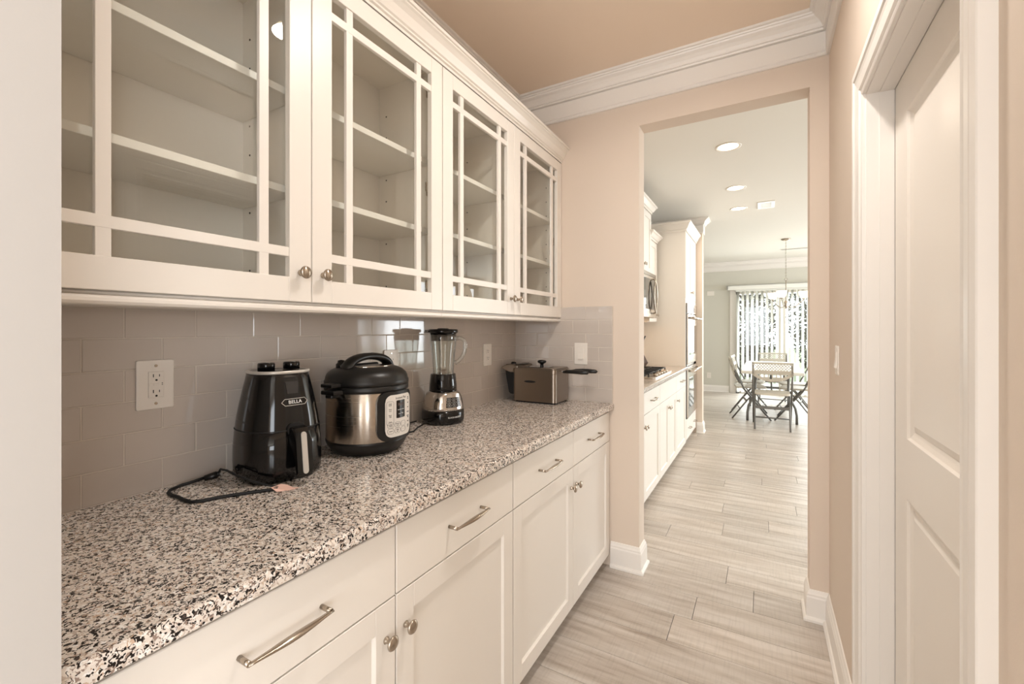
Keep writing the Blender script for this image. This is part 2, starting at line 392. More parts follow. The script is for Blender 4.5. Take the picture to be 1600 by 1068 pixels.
# ------------------------------------------------------------------ backsplash tiles (parts of the walls)
TH = .0778; TW = .1568
tmesh = {}
def tile_mesh(wd, hd, axis):
    key = (round(wd, 3), round(hd, 3), axis)
    if key not in tmesh:
        m = M(); a, b = wd / 2 - .0009, hd / 2 - .0009; i = .0018; t = .008
        vs = [(0, -a, -b), (0, a, -b), (0, a, b), (0, -a, b), (t - .0012, -a, -b), (t - .0012, a, -b), (t - .0012, a, b), (t - .0012, -a, b), (t, -a + i, -b + i), (t, a - i, -b + i), (t, a - i, b - i), (t, -a + i, b - i)]
        if axis == 'Y': vs = [(y, -x, z) for x, y, z in vs]
        m._new(vs, [(0, 1, 5, 4), (1, 2, 6, 5), (2, 3, 7, 6), (3, 0, 4, 7), (4, 5, 9, 8), (5, 6, 10, 9), (6, 7, 11, 10), (7, 4, 8, 11), (8, 9, 10, 11), (0, 3, 2, 1)])
        me = m.mesh('tile'); me.materials.append(TILE); tmesh[key] = me
    return tmesh[key]
def add_tile(u0, u1, z0, z1, axis, parent):
    o = bpy.data.objects.new('tile', tile_mesh(u1 - u0, z1 - z0, axis)); C.objects.link(o); o.parent = parent
    j = random.uniform(-.0035, .0035), random.uniform(-.0035, .0035)
    if axis == 'X': o.location = (WX + .002, (u0 + u1) / 2, (z0 + z1) / 2); o.rotation_euler = (0, j[0], j[1])
    else: o.location = ((u0 + u1) / 2, E - .002, (z0 + z1) / 2); o.rotation_euler = (j[0], 0, j[1])
put('grout', M().box(WX, WX + .0090, Y0, E, .915, 1.385), GROUT, wl)
put('grout', M().box(WX, -.733, E - .0090, E, .915, .915 + 7 * TH), GROUT, wend)
for r in range(6):
    z0 = .916 + r * TH; u = (.468 if r % 2 else .390) - 3 * TW
    while u < E:
        a, b = max(u, Y0), min(u + TW, E - .008)
        if b - a > .012: add_tile(a, b, z0, min(z0 + TH, 1.383), 'X', wl)
        u += TW
for r in range(7):
    z0 = .916 + r * TH; u = -1.283 - TW * (1 if r % 2 else 1.5)
    while u < -.733:
        a, b = max(u, WX + .010), min(u + TW, -.733)
        if b - a > .012: add_tile(a, b, z0, z0 + TH, 'Y', wend)
        u += TW
# ------------------------------------------------------------------ crown mouldings
CROWN = [(0, 2.566), (.010, 2.566), (.014, 2.570), (.014, 2.578), (.010, 2.581), (.015, 2.585), (.015, 2.668), (.009, 2.670), (.009, 2.673), (.024, 2.675), (.026, 2.681), (.023, 2.686), (.028, 2.688), (.029, 2.694), (.035, 2.706), (.046, 2.719), (.060, 2.728), (.062, 2.735), (.068, 2.736), (.070, 2.742), (.080, 2.744), (.080, CZ), (0, CZ)]
fz = lambda a, b, p: (a, b, p)
c1 = M(); c1.mould([(WX, .2), (WX, E), (RX, E), (RX, -.08)], CROWN, fz, -1)
struct('trim_1', c1, TRIM)
c2 = M(); c2.mould([(WX, E + ET + .02), (WX, 6.13), (-.68, 6.13), (-.68, 6.28), (WX, 6.28)], CROWN, fz, -1)
struct('trim_2', c2, TRIM)
c3 = M(); c3.mould([(-3.0, BY), (4.9, BY)], CROWN, fz, -1)
struct('trim_3', c3, TRIM)
# ------------------------------------------------------------------ baseboards
BASE = [(0, 0), (.026, 0), (.026, .010), (.020, .018), (.015, .021), (.014, .105), (.011, .112), (.011, .119), (.007, .127), (.004, .137), (0, .139)]
struct('baseboard_end_left', M().mould([(-.745, E), (OL, E), (OL, E + ET), (-.9, E + ET)], BASE, fz, -1), TRIM)
struct('baseboard_end_right', M().mould([(.6, E + ET), (OR, E + ET), (OR, E), (RX, E), (RX, 1.708)], BASE, fz, -1), TRIM)
struct('baseboard_right', M().mould([(RX, .788), (RX, -.1)], BASE, fz, -1), TRIM)
struct('baseboard_kitchen_stub', M().mould([(-.745, 6.13), (-.68, 6.13), (-.68, 6.28), (WX, 6.28)], BASE, fz, -1), TRIM)
struct('baseboard_dining_back', M().mould([(-3.0, BY), (SX0 - .13, BY)], BASE, fz, -1), TRIM)
# ------------------------------------------------------------------ pantry door: jamb, casing, slab
d1 = M()
d1.box(RX - .001, RX + .115, DY1 - .001, DY1 + .019, 0, DZ + .02).box(RX - .001, RX + .115, DY0 - .019, DY0 + .001, 0, DZ + .02).box(RX - .001, RX + .115, DY0, DY1, DZ - .001, DZ + .02)
struct('trim_4', d1, TRIM)     # jamb lining
CAS = [(0, 0), (0, .010), (.005, .012), (.010, .009), (.020, .009), (.025, .014), (.050, .017), (.057, .019), (.064, .017), (.069, .021), (.088, .021), (.090, .019), (.090, 0)]
cs = M().mould([(DY0 - .004, 0), (DY0 - .004, DZ + .004), (DY1 + .004, DZ + .004), (DY1 + .004, 0)], CAS, lambda a, b, p: (RX - p, a, b), 1)
struct('trim_5', cs, TRIM)
dX = .322
put('door_stop', M().box(.288, .3205, DY1 - .004, DY1, 0, DZ), TRIM, bpy.data.objects['trim_4']); put('door_stop', M().box(.288, .3205, DY0, DY1 - .004, DZ - .004, DZ), TRIM, bpy.data.objects['trim_4'])
ds = M()
def panel_slab(m, x, y0, y1, z0, z1, holes, th=.035):
    """door slab with sunk moulded panels facing -X; holes: (y0,y1,z0,z1)"""
    ys = sorted({y0, y1} | {h[0] for h in holes} | {h[1] for h in holes}); zs = sorted({z0, z1} | {h[2] for h in holes} | {h[3] for h in holes})
    for i in range(len(ys) - 1):
        for j in range(len(zs) - 1):
            a, b, c_, d_ = ys[i], ys[i + 1], zs[j], zs[j + 1]
            h = [q for q in holes if q[0] <= a and b <= q[1] and q[2] <= c_ and d_ <= q[3]]
            if not h: m._new([(x, a, c_), (x, b, c_), (x, b, d_), (x, a, d_)], [(0, 1, 2, 3)])
    for (a, b, c_, d_) in holes:
        st = [(0, 0), (.004, .006), (.014, .010), (.022, .012), (.026, .010), (.040, .006)]
        vv = []
        for o_, dep in st: vv.append([m.bm.verts.new(p) for p in ((x + dep, a + o_, c_ + o_), (x + dep, b - o_, c_ + o_), (x + dep, b - o_, d_ - o_), (x + dep, a + o_, d_ - o_))])
        for i in range(len(vv) - 1):
            for k in range(4): m.bm.faces.new((vv[i][k], vv[i][(k + 1) % 4], vv[i + 1][(k + 1) % 4], vv[i + 1][k]))
        m.bm.faces.new(vv[-1])
    m.box(x + .0125, x + th, y0, y1, z0, z1)
    m._new([(x, y0, z0), (x + .013, y0, z0), (x + .013, y0, z1), (x, y0, z1)], [(0, 1, 2, 3)])
    m._new([(x, y1, z0), (x + .013, y1, z0), (x + .013, y1, z1), (x, y1, z1)], [(0, 1, 2, 3)])
    m._new([(x, y0, z1), (x + .013, y0, z1), (x + .013, y1, z1), (x, y1, z1)], [(0, 1, 2, 3)])
panel_slab(ds, dX, DY0 + .003, DY1 - .004, .008, DZ - .004, [(DY0 + .115, DY1 - .118, 1.045, 1.892), (DY0 + .115, DY1 - .118, .24, .89)])
dr = struct('door_1', ds, DOORM)
struct('wall_closet_backing', M().box(RX + .115, RX + .13, DY0 - .1, DY1 + .1, 0, DZ + .1), GAP)

# ------------------------------------------------------------------ cabinets
def knob(parent, x, y, z, s=1):
    m = M().lathe([(.0075, 0), (.0085, .002), (.006, .006), (.0052, .013), (.008, .017), (.0155, .021), (.0165, .0235), (.014, .027), (.008, .0295), (0, .0303)], (x, y, z), 20, 'X')
    return put('knob', m, NICKEL, parent)
def pull(parent, x, y0, y1, z, d=.03):
    m = M(); n = 12; pts = []; rr = []
    m.tube([(x, y0, z), (x + d, y0, z)], .0048, 8).tube([(x, y1, z), (x + d, y1, z)], .0048, 8)
    for i in range(n + 1):
        t = i / n; y = y0 - .003 + (y1 - y0 + .006) * t; pts.append((x + d + .0035 * math.sin(PI * t), y, z)); rr.append(.0045 + .0042 * math.sin(PI * t) ** 2)
    m.tube(pts, rr, 10, True, True, .62, up=(0, 0, 1))
    return put('pull_handle', m, NICKEL, parent)
def shaker(parent, name, xf, y0, y1, z0, z1, st=.06, th=.02, rec=.009, mt=None):
    m = M(); b = .0012
    m.box(xf - th, xf, y0, y0 + st, z0, z1, b).box(xf - th, xf, y1 - st, y1, z0, z1, b).box(xf - th, xf, y0 + st, y1 - st, z0, z0 + st, b).box(xf - th, xf, y0 + st, y1 - st, z1 - st, z1, b)
    i = .004
    a, b2, c_, d_ = y0 + st, y1 - st, z0 + st, z1 - st
    m._new([(xf - .002, a, c_), (xf - .002, b2, c_), (xf - .002, b2, d_), (xf - .002, a, d_), (xf - rec, a + i, c_ + i), (xf - rec, b2 - i, c_ + i), (xf - rec, b2 - i, d_ - i), (xf - rec, a + i, d_ - i)],
           [(0, 1, 5, 4), (1, 2, 6, 5), (2, 3, 7, 6), (3, 0, 4, 7), (4, 5, 6, 7)])
    return put(name, m, mt or CAB, parent)
def base_cabinet(y0, y1, label, seams, xf=-.751, group='white base cabinets of the pantry counter', ztop=.883, left_only=False):
    """seams: list of (ya, yb, drawer?, knob side or 0, pull?)"""
    t = thing('base_cabinet', label, 'cabinet', ((WX + xf) / 2, (y0 + y1) / 2, 0), 0, group)
    xc = xf - .0225
    m = M(); m.box(WX + .003, xc, y0, y1, .068, ztop).box(WX + .01, xc - .06, y0, y1, 0, .068)
    put('carcass', m, CAB, t)
    for (a, b, zs) in seams:
        for (kind, z0, z1, k) in zs:
            ya, yb = a + .0021, b - .0021
            if kind == 'door':
                d = shaker(t, 'door', xf, ya, yb, z0, z1)
                if k: knob(d, xf, (yb - .03) if k > 0 else (ya + .03), z1 - .085)
            else:
                d = put('drawer', M().box(xf - .02, xf, ya, yb, z0, z1, .0015), CAB, t)
                if k:
                    c_ = (ya + yb) / 2 - .0 + (0 if k == 1 else k); h = .078 if yb - ya > .4 else .05
                    pull(d, xf, c_ - h, c_ + h, (z0 + z1) / 2)
    return t
ZD = [('drawer', .7048, .866, 1), ('door', .069, .7015, 1)]
ZDl = [('drawer', .7048, .866, 1), ('door', .069, .7015, -1)]
base_cabinet(Y0 + .022, 1.3275, 'white base cabinet nearest the camera below the granite counter, four-front unit with drawers and doors', [(Y0 + .024, .7674, ZD), (.7674, 1.3275, ZDl)])
base_cabinet(1.3285, E - .002, 'white base cabinet farther along the granite counter, against the wall with the doorway', [(1.3295, 1.8859, ZD), (1.8859, E - .008, ZDl)])
# countertop
ct = M(); pr = [(0, 0), (.637, 0), (.637, .024), (.634, .0285), (.629, .031), (0, .031)]
A = [ct.bm.verts.new((WX + a, Y0 + .002, .884 + b)) for a, b in pr]; B = [ct.bm.verts.new((WX + a, E - .001, .884 + b)) for a, b in pr]
ct.bm.faces.new(A); ct.bm.faces.new(B[::-1])
for i in range(6): ct.bm.faces.new((A[i], A[(i + 1) % 6], B[(i + 1) % 6], B[i]))
ctop = put('countertop', ct, GRAN); tag(ctop, 'speckled black, white and beige granite slab on the near base cabinets', 'countertop')

# upper glass cabinets
UX = -1.045; UB = 1.384; UT = 2.318
def glass_door(parent, y0, y1, kside):
    z0, z1 = 1.399, UT - .003; st = .062; m = M(); th = .02; b = .0012; xf = UX
    m.box(xf - th, xf, y0, y0 + st, z0, z1, b).box(xf - th, xf, y1 - st, y1, z0, z1, b).box(xf - th, xf, y0 + st, y1 - st, z0, z0 + st, b).box(xf - th, xf, y0 + st, y1 - st, z1 - .057, z1, b)
    d = put('door', m, CAB, parent)
    ya, yb, za, zb = y0 + st, y1 - st, z0 + st, z1 - .057; g = .052; wd = .0235
    for yy in (ya + g, yb - g - wd): put('muntin', M().box(xf - .015, xf - .0035, yy, yy + wd, za - .004, zb + .004, .001), CAB, d)
    for zz in (za + g, zb - .044 - wd): put('muntin', M().box(xf - .0145, xf - .003, ya - .004, yb + .004, zz, zz + wd, .001), CAB, d)
    put('glass_pane', M().box(xf - .0175, xf - .0155, ya - .003, yb + .003, za - .003, zb + .003), GLASS, d)
    knob(d, xf, (y1 - .032) if kside > 0 else (y0 + .032), 1.474)
    hy = y0 + .012 if kside > 0 else y1 - .012; s = 1 if kside > 0 else -1
    for hz in (1.49, 1.85, 2.22):
        put('hinge', M().box(xf - .06, xf - .021, hy + s * .006, hy + s * .012, hz - .02, hz + .02, .002).box(xf - .033, xf - .021, hy + s * .006, hy + s * .05, hz - .017, hz + .017, .003), NICKEL, d)
    return d
def upper_cabinet(ys, label, sh):
    y0, ym, y1 = ys
    t = thing('upper_cabinet', label, 'cabinet', ((WX + UX) / 2, (y0 + y1) / 2, UB), 0, 'white glass-door wall cabinets')
    xb = UX - .0215; m = M()
    for a in (y0 + .001, ym - .009, y1 - .019): m.box(WX + .002, xb - .001, a, a + .018, UB, UT + .012)
    m.box(WX + .002, WX + .012, y0 + .001, y1 - .001, UB, UT + .012)
    m.box(WX + .012, xb - .001, y0 + .001, y1 - .001, UB + .012, UB + .030).box(WX + .012, xb - .001, y0 + .001, y1 - .001, UT - .018, UT + .012)
    put('carcass', m, CABIN, t)
    f = M(); xa = xb - .0; 
    for a, b in ((y0 + .0005, y0 + .022), (ym - .011, ym + .011), (y1 - .022, y1 - .0005)): f.box(xa - .018, xa, a, b, UB, UT + .014)
    for a, b in ((UB, UB + .035), (UT - .03, UT + .014)): f.box(xa - .0175, xa - .0002, y0 + .001, y1 - .001, a, b)
    put('face_frame', f, CAB, t)
    for (a, b) in ((y0 + .020, ym - .010), (ym + .010, y1 - .020)):
        for z in sh: put('shelf', M().box(WX + .013, xb - .024, a, b, z, z + .019, .001), CAB, t)
    h = M()
    for yy in (ym - .0095, y1 - .0195):
        for z in range(9):
            zz = 1.50 + z * .085
            for xx in (WX + .05, xb - .07): h.cyl((xx, yy, zz), (xx, yy - .0012, zz), .003, n=8)
    for yy in (ym + .0095, y0 + .0195):
        for z in range(9):
            zz = 1.50 + z * .085
            for xx in (WX + .05, xb - .07): h.cyl((xx, yy, zz), (xx, yy + .0012, zz), .003, n=8)
    put('shelf_pin_holes', h, GAP, t)['kind'] = 'stuff'
    for (a, b, k) in ((y0, ym, 1), (ym, y1, -1)): glass_door(t, a + .0015, b - .0015, k)
    lr = M(); prf = [(0, 1.372), (.012, 1.372), (.018, 1.374), (.022, 1.379), (.022, 1.385), (.018, 1.390), (.008, 1.393), (.008, 1.397), (0, 1.397)]
    lr.mould([(y0 + .0005, 0), (y1 - .0005, 0)], [(q, z) for q, z in prf], lambda a, b, p: (UX - .026 + b, a, p), 1)
    lr.box(WX + .01, UX - .024, y0 + .001, y1 - .001, 1.379, 1.384)
    put('light_rail', lr, CAB, t)
    return t
upper_cabinet((Y0 + .02, .7585, 1.3105), 'white wall cabinet nearest the camera, two glass doors divided by thin bars, empty shelves', (1.686, 1.944))
upper_cabinet((1.3110, 1.8575, E - .003), 'white wall cabinet farther from the camera, two glass doors, beside the doorway wall', (1.70, 1.958))
ccm = M(); cp = [(0, UT + .0005), (.003, UT + .0005), (.003, 2.328), (.010, 2.331), (.010, 2.337), (.016, 2.341), (.020, 2.350), (.028, 2.366), (.040, 2.378), (.047, 2.383), (.047, 2.387), (.053, 2.389), (.053, 2.400), (0, 2.400)]
ccm.mould([(Y0 + .005, 0), (E - .001, 0)], cp, lambda a, b, p: (UX - .0015 + b, a, p), 1)
ccm.box(WX + .01, UX - .001, Y0 + .005, E - .002, 2.334, 2.352)
tag(put('cabinet_crown_moulding', ccm, CAB), 'long white stepped crown moulding along the top of the glass-door cabinets', 'moulding')

# ------------------------------------------------------------------ wall plates
def screw(m, u, z): m.append((u, z))
def plate(name, label, cat, axis, c, wd, ht, kind, group=None):
    """axis 'X': on the left wall facing +X; 'Y': on the end wall facing -Y; 'W': right wall facing -X"""
    t = thing(name, label, cat, c, {'X': 0, 'Y': -PI / 2, 'W': PI}[axis], group)
    f3 = lambda a, b, d: (d, a, b)
    pl = M().prism(rrect(wd, ht, .004, 3), f3, 0, .0055, .002); put('cover_plate', pl, WHITEP, t, False)
    if kind == 'gfci':
        put('receptacle', M().box(.004, .0085, -.0165, .0165, -.033, .033, .0008), WHITEP, t, False)
        sl = M()
        for z in (.020, -.020):
            sl.box(.008, .0088, -.0075, -.0055, z - .001, z + .007).box(.008, .0088, .0055, .0072, z, z + .006)
            sl.cyl((.008, 0, z - .0085), (.0088, 0, z - .0085), .0026, n=10)
        sl.box(.008, .0088, .0115, .0135, -.002, .000).box(.008, .0088, .0115, .0135, .002, .004)
        put('slots', sl, BLACKR, t, False)['kind'] = 'stuff'
        put('test_button', M().box(.0084, .0095, -.0155, -.007, -.003, .003, .0006).box(.0084, .0095, -.006, .005, -.003, .003, .0006), WHITEP, t, False)
    elif kind == 'duplex':
        put('receptacle', M().prism(rrect(.032, .028, .010, 4), lambda a, b, d: (d, a, b + .02), .004, .0075).prism(rrect(.032, .028, .010, 4), lambda a, b, d: (d, a, b - .02), .004, .0075), WHITEP, t, False)
        sl = M()
        for z in (.020, -.020): sl.box(.007, .008, -.0075, -.0055, z, z + .008).box(.007, .008, .0055, .0072, z, z + .007).cyl((.007, 0, z - .006), (.008, 0, z - .006), .0024, n=8)
        put('slots', sl, BLACKR, t, False)['kind'] = 'stuff'
    elif kind == 'rocker':
        put('bezel', M().prism(rrect(.036, .070, .002, 2), f3, .004, .0065), WHITEP, t, False)
        put('rocker', M().prism([(-.030, .0065), (-.030, .0125), (.0, .0085), (.030, .0072), (.030, .0065)], lambda a, b, d: (b, d, a), -.0155, .0155), WHITEP, t, False)
    if kind != 'plain':
        for z in (.048, -.048): put('screw', M().cyl((.005, 0, z), (.0068, 0, z), .0035, n=12), NICKEL if kind == 'gfci' else WHITEP, t, False)
    return t
plate('power_outlet', 'cream outlet with wide cover plate on the tile left of the black air fryer', 'outlet', 'X', (WX + .0105, .5305, 1.1865), .081, .125, 'gfci', 'wall outlets and switches')
plate('power_outlet', 'cream outlet on the tile partly hidden behind the pressure cooker lid', 'outlet', 'X', (WX + .0105, 1.353, 1.18), .081, .125, 'gfci', 'wall outlets and switches')
plate('power_outlet', 'cream outlet on the tile between the blender and the deep fryer', 'outlet', 'X', (WX + .0105, 2.095, 1.186), .081, .122, 'duplex', 'wall outlets and switches')
plate('light_switch', 'white rocker switch on the tiled end wall above the fryer handles', 'switch', 'Y', (-.9195, E - .0105, 1.188), .079, .124, 'rocker', 'wall outlets and switches')
plate('light_switch', 'white rocker switch on the beige right wall just before the door casing', 'switch', 'W', (RX, 2.17, 1.205), .075, .115, 'rocker', 'wall outlets and switches')
plate('thermostat', 'small white wall control on the dining wall left of the blinds', 'thermostat', 'Y', (-.985, BY, 2.11), .14, .095, 'plain')
plate('power_outlet', 'small white outlet low on the dining wall beside the blinds', 'outlet', 'Y', (-1.02, BY, .345), .08, .115, 'duplex', 'wall outlets and switches')

# ------------------------------------------------------------------ ceiling fittings
def downlight(label, x, y, col, r=.075):
    t = thing('recessed_ceiling_light', label, 'ceiling light', (x, y, CZ), 0, 'recessed ceiling lights')
    put('trim_ring', M().lathe([(r + .018, 0), (r + .018, -.004), (r + .010, -.007), (r, -.004), (r - .004, 0)], n=28), WHITEP, t, False)
    put('lens', M().lathe([(r - .003, -.001), (r - .012, -.003), (0, -.003)], n=28), BULB, t, False)
downlight('recessed light in the tan pantry ceiling above the counter', -.16, 1.30, None, .06)
downlight('recessed ceiling light nearest the doorway in the kitchen', -.237, 3.83, None)
downlight('middle recessed ceiling light of the kitchen row', -.238, 4.98, None)
downlight('farthest recessed ceiling light of the kitchen row', -.25, 5.84, None)
t = thing('ceiling_vent', 'square white louvred air vent in the kitchen ceiling', 'vent', (.029, 5.81, CZ))
put('frame', M().box(-.085, -.05, -.15, .15, -.008, 0, .002).box(.05, .085, -.15, .15, -.008, 0, .002).box(-.05, .05, -.15, -.11, -.008, 0, .002).box(-.05, .05, .11, .15, -.008, 0, .002), WHITEP, t, False)
put('duct', M().box(-.05, .05, -.11, .11, -.001, -.0005), DARKGREY, t, False)
for k in range(7): put('slat', M().box(-.05, .05, -.10 + k * .032, -.082 + k * .032, -.006, -.002), SILVER, t, False)
t = thing('linear_vent', 'long thin slot vent in the dining ceiling behind the chandelier', 'vent', (.62, 9.2, CZ))
put('frame', M().box(-.36, .36, -.035, .035, -.006, 0, .002), WHITEP, t, False); put('slot', M().box(-.34, .34, -.016, .016, -.008, -.005), DARKGREY, t, False)

# ------------------------------------------------------------------ air fryer
ZC = .915
t = thing('air_fryer', 'glossy black air fryer with silver handle bar and top dials left on the counter', 'air fryer', (-1.213, .771, ZC), R(-8))
t.scale = (1.03, 1.03, 1.03)
SUP = 2.5
AP = [(.092, 0), (.098, .004), (.103, .018), (.1045, .05), (.1035, .09), (.1005, .13), (.096, .165), (.090, .20), (.083, .235), (.0765, .265), (.073, .284)]
def rAF(z):
    for i in range(len(AP) - 1):
        if AP[i][1] <= z <= AP[i + 1][1]:
            k = (z - AP[i][1]) / (AP[i + 1][1] - AP[i][1]); return AP[i][0] * (1 - k) + AP[i + 1][0] * k
    return AP[-1][0]
def sK(a):
    return (abs(math.cos(a)) ** SUP + abs(math.sin(a)) ** SUP) ** (-1 / SUP)
put('body', M().lathe(AP + [(.066, .288), (0, .288)], n=64, sup=SUP), BLACKG, t, False)
put('top_ring', M().lathe([(.0735, .281), (.0755, .283), (.0755, .288), (.073, .2895), (.069, .289), (.068, .286)], n=64, sup=SUP), SILVER, t, False)
for s_ in (-1, 1):
    k = put('dial', M().lathe([(.0215, 0), (.0215, .017), (.0195, .020), (0, .0205)], (.006, s_ * .034, .289), 24), BLACKG, t, False)
    put('pointer', M().box(.004, .026, s_ * .034 - .0015, s_ * .034 + .0015, .3092, .3106), SILVER, k, False)
put('seam', M().lathe([(.1002 + .0012, .1342), (.1010, .1355), (.0992 + .0012, .1368)], n=64, sup=SUP), BLACKR, t, False)
def onAF(s, z, d=0):
    r = rAF(z); a = s / r; k = sK(a); return ((r * k + d) * math.cos(a), (r * k + d) * math.sin(a), z)
bk = M(); 
put('basket_front', M().lathe([(.1028, .012), (.1055, .02), (.1062, .05), (.1053, .09), (.1015, .1335), (.0990, .1335)], n=24, sup=SUP, a0=R(-48), a1=R(48)), BLACKG, t, False)
win = M(); n = 6; g = [[win.bm.verts.new(onAF((-.017 + .034 * i / n) * (1 if j else .82),   .229 + .032 * j, .0008)) for i in range(n + 1)] for j in range(2)]
for i in range(n): win.bm.faces.new((g[0][i], g[0][i + 1], g[1][i + 1], g[1][i]))
put('window', win, mat('smoked_window', (44, 42, 42), .15), t, False)
# badge outline (elongated hexagon) and lettering
hx = [(-.034, 0), (-.026, .0085), (.026, .0085), (.034, 0), (.026, -.0085), (-.026, -.0085)]
bd = M(); bz = .207; bs = .004
pts = []
for i in range(6):
    a, b = hx[i], hx[(i + 1) % 6]
    for q in range(6): pts.append((a[0] + (b[0] - a[0]) * q / 6, a[1] + (b[1] - a[1]) * q / 6))
pts.append(pts[0]); bd.tube([onAF(p[0] + bs, bz + p[1], .001) for p in pts], .0008, 6, False)
put('badge', bd, SILVER, t, False)
text('lettering', 'BELLA', .0125, WHITET, t, lambda x, y, d: onAF(x * 1.05 + bs, bz + y, .0008 + d))
# handle
hd = M()
hz = [(.114, .145), (.130, .144), (.140, .135), (.144, .11), (.154, .034), (.154, .022), (.148, .018), (.140, .024), (.130, .080), (.124, .104), (.112, .110), (.097, .112), (.097, .145)]
hd.prism(hz, lambda a, b, d: (a, d, b), -.0205, .0205, .007)
put('handle', hd, BLACKG, t, False)
put('handle_inlay', M().prism(rrect(.014, .106, .0068, 5), lambda a, b, d: (d - .1345 * (b + .0), a, b + .082), .1465, .1500, .001), SILVER, t, False)
put('handle_recess', M().prism(rrect(.046, .036, .017, 5), lambda a, b, d: (d, a, b + .136), .098, .1058), BLACKR, t, False)
for a in range(4): put('foot', M().cyl((.07 * math.cos(PI / 4 + a * PI / 2), .07 * math.sin(PI / 4 + a * PI / 2), -.0005), (.07 * math.cos(PI / 4 + a * PI / 2), .07 * math.sin(PI / 4 + a * PI / 2), .004), .012), BLACKR, t, False)

# ------------------------------------------------------------------ pressure cooker
t = thing('pressure_cooker', 'round stainless steel electric pressure cooker with black lid and control panel beside the air fryer', 'pressure cooker', (-1.196, 1.085, ZC), R(2))
t.scale = (1.01, 1.01, 1.01)
put('base', M().lathe([(.100, 0), (.106, .001), (.118, .012), (.1295, .030), (.1335, .040), (.1335, .046), (.131, .047)], n=56), BLACKM, t, False)
put('steel_body', M().lathe([(.1315, .044), (.1325, .046), (.1325, .204), (.131, .206)], n=64), STEEL, t, False)
put('rim', M().lathe([(.1325, .203), (.1365, .205), (.1375, .210), (.1375, .222), (.134, .226)], n=56), BLACKM, t, False)
ld = put('lid', M().lathe([(.134, .224), (.1385, .227), (.1385, .238), (.1355, .243), (.134, .252), (.129, .262), (.118, .272), (.102, .280), (.085, .284), (0, .286)], n=56), BLACKM, t, False)
put('lid_plate', M().prism([(math.cos(2 * PI * i / 28) * .046 + .03, math.sin(2 * PI * i / 28) * .075) for i in range(28)], lambda a, b, d: (a, b, d), .282, .2865, .001), STEEL, ld, False)
hm = M(); n = 16; pts = []; rr = []
for i in range(n + 1):
    a = PI * i / n; pts.append((-.005, .010 - .097 * math.cos(a), .264 + .052 * math.sin(a) ** .7)); rr.append(.019 + .005 * abs(math.cos(a)))
hm.tube(pts, rr, 12, True, True, .62, up=(0, 0, 1)); put('lid_handle', hm, BLACKM, ld, False)
put('lid_handle_web', M().box(-.030, -.012, -.07, .07, .276, .292, .005), BLACKM, ld, False)
put('steam_valve', M().lathe([(.017, .27), (.017, .293), (.012, .297), (.011, .305), (0, .307)], (-.045, -.072, 0), 20), BLACKG, ld, False)
put('lid_tab', M().prism([(-.028, -.118), (.028, -.118), (.024, -.170), (-.024, -.170)], lambda a, b, d: (a, b, d), .226, .238, .003), BLACKM, ld, False)
put('lid_tab', M().prism([(-.028, .118), (-.024, .150), (.024, .150), (.028, .118)], lambda a, b, d: (a, b, d), .226, .238, .003), BLACKM, ld, False)
for s_ in (-1, 1):
    put('side_handle', M().prism([(-.034, s_ * .120), (.034, s_ * .120), (.028, s_ * .166), (-.028, s_ * .166)], lambda a, b, d: (a, b, d), .203, .217, .004).box(-.015, .015, s_ * .128, s_ * .162, .192, .204, .003), BLACKM, t, False)
def arc(r):
    return lambda y, z, d: ((r + d) * math.cos(y / r), (r + d) * math.sin(y / r), z)
def curved_panel(w_, h_, r_, z, rr_, th, y_=0, seg=14):
    """rounded rectangle wrapped on a cylinder"""
    m = M(); f = arc(rr_)
    def half(zn):
        pass
    cols = []
    for i in range(seg + 1):
        y = -w_ / 2 + w_ * i / seg; e = abs(y) - (w_ / 2 - r_)
        hh = h_ / 2 - (r_ - math.sqrt(max(0, r_ * r_ - e * e)) if e > 0 else 0)
        cols.append([m.bm.verts.new(f(y + y_, z + q * hh, d)) for d in (0, th) for q in (-1, 1)])
    for a, b in zip(cols, cols[1:]):
        for i, j in ((0, 1), (1, 3), (3, 2), (2, 0)): m.bm.faces.new((a[i], a[j], b[j], b[i]))
    m.bm.faces.new((cols[0][0], cols[0][1], cols[0][3], cols[0][2])); m.bm.faces.new((cols[-1][0], cols[-1][2], cols[-1][3], cols[-1][1]))
    return m
bz = put('panel_bezel', curved_panel(.150, .158, .032, .128, .132, .013, .0, 40), BLACKM, t, False)
pf = put('control_panel', curved_panel(.122, .136, .024, .128, .1452, .0012, .004, 40), PANEL, bz, False)
put('display', curved_panel(.040, .058, .001, .148, .1465, .0007, .004, 8), SCREEN, pf, False)
fA = arc(.1474)
text('display_digits', '88:88', .0135, DIGIT, pf, lambda x, y, d: fA(x + .004, .163 + y, d * .3), sx=.95)
text('display_marks', 'Less Normal More', .0048, WHITET, pf, lambda x, y, d: fA(x + .004, .146 + y, d * .3), sx=.8)
text('display_marks', 'Low   High', .0052, WHITET, pf, lambda x, y, d: fA(x + .004, .133 + y, d * .3))
fB = arc(.1466)
text('lettering', 'Instant Pot', .0115, DARKGREY, pf, lambda x, y, d: fB(x + .006, .1845 + y, d * .3))
bt = M(); btn = []
for k, nm_ in enumerate(('Soup/\nBroth', 'Meat/\nStew', 'Bean/\nChili', 'Steam')): btn.append((-.040, .166 - .0185 * k, nm_))
for k, nm_ in enumerate(('Slow\nCook', 'Saute', 'Rice', 'Porridge', 'Pressure\nCook', 'Yogurt', 'Delay\nStart')): btn.append((.047, .178 - .0155 * k, nm_))
for k, nm_ in enumerate(('Keep\nWarm', 'Pressure\nLevel', '-')): btn.append((-.038 + .027 * k, .099, nm_))
for k, nm_ in enumerate(('Cancel', 'Delay\nStart', '+')): btn.append((-.038 + .027 * k, .080, nm_))
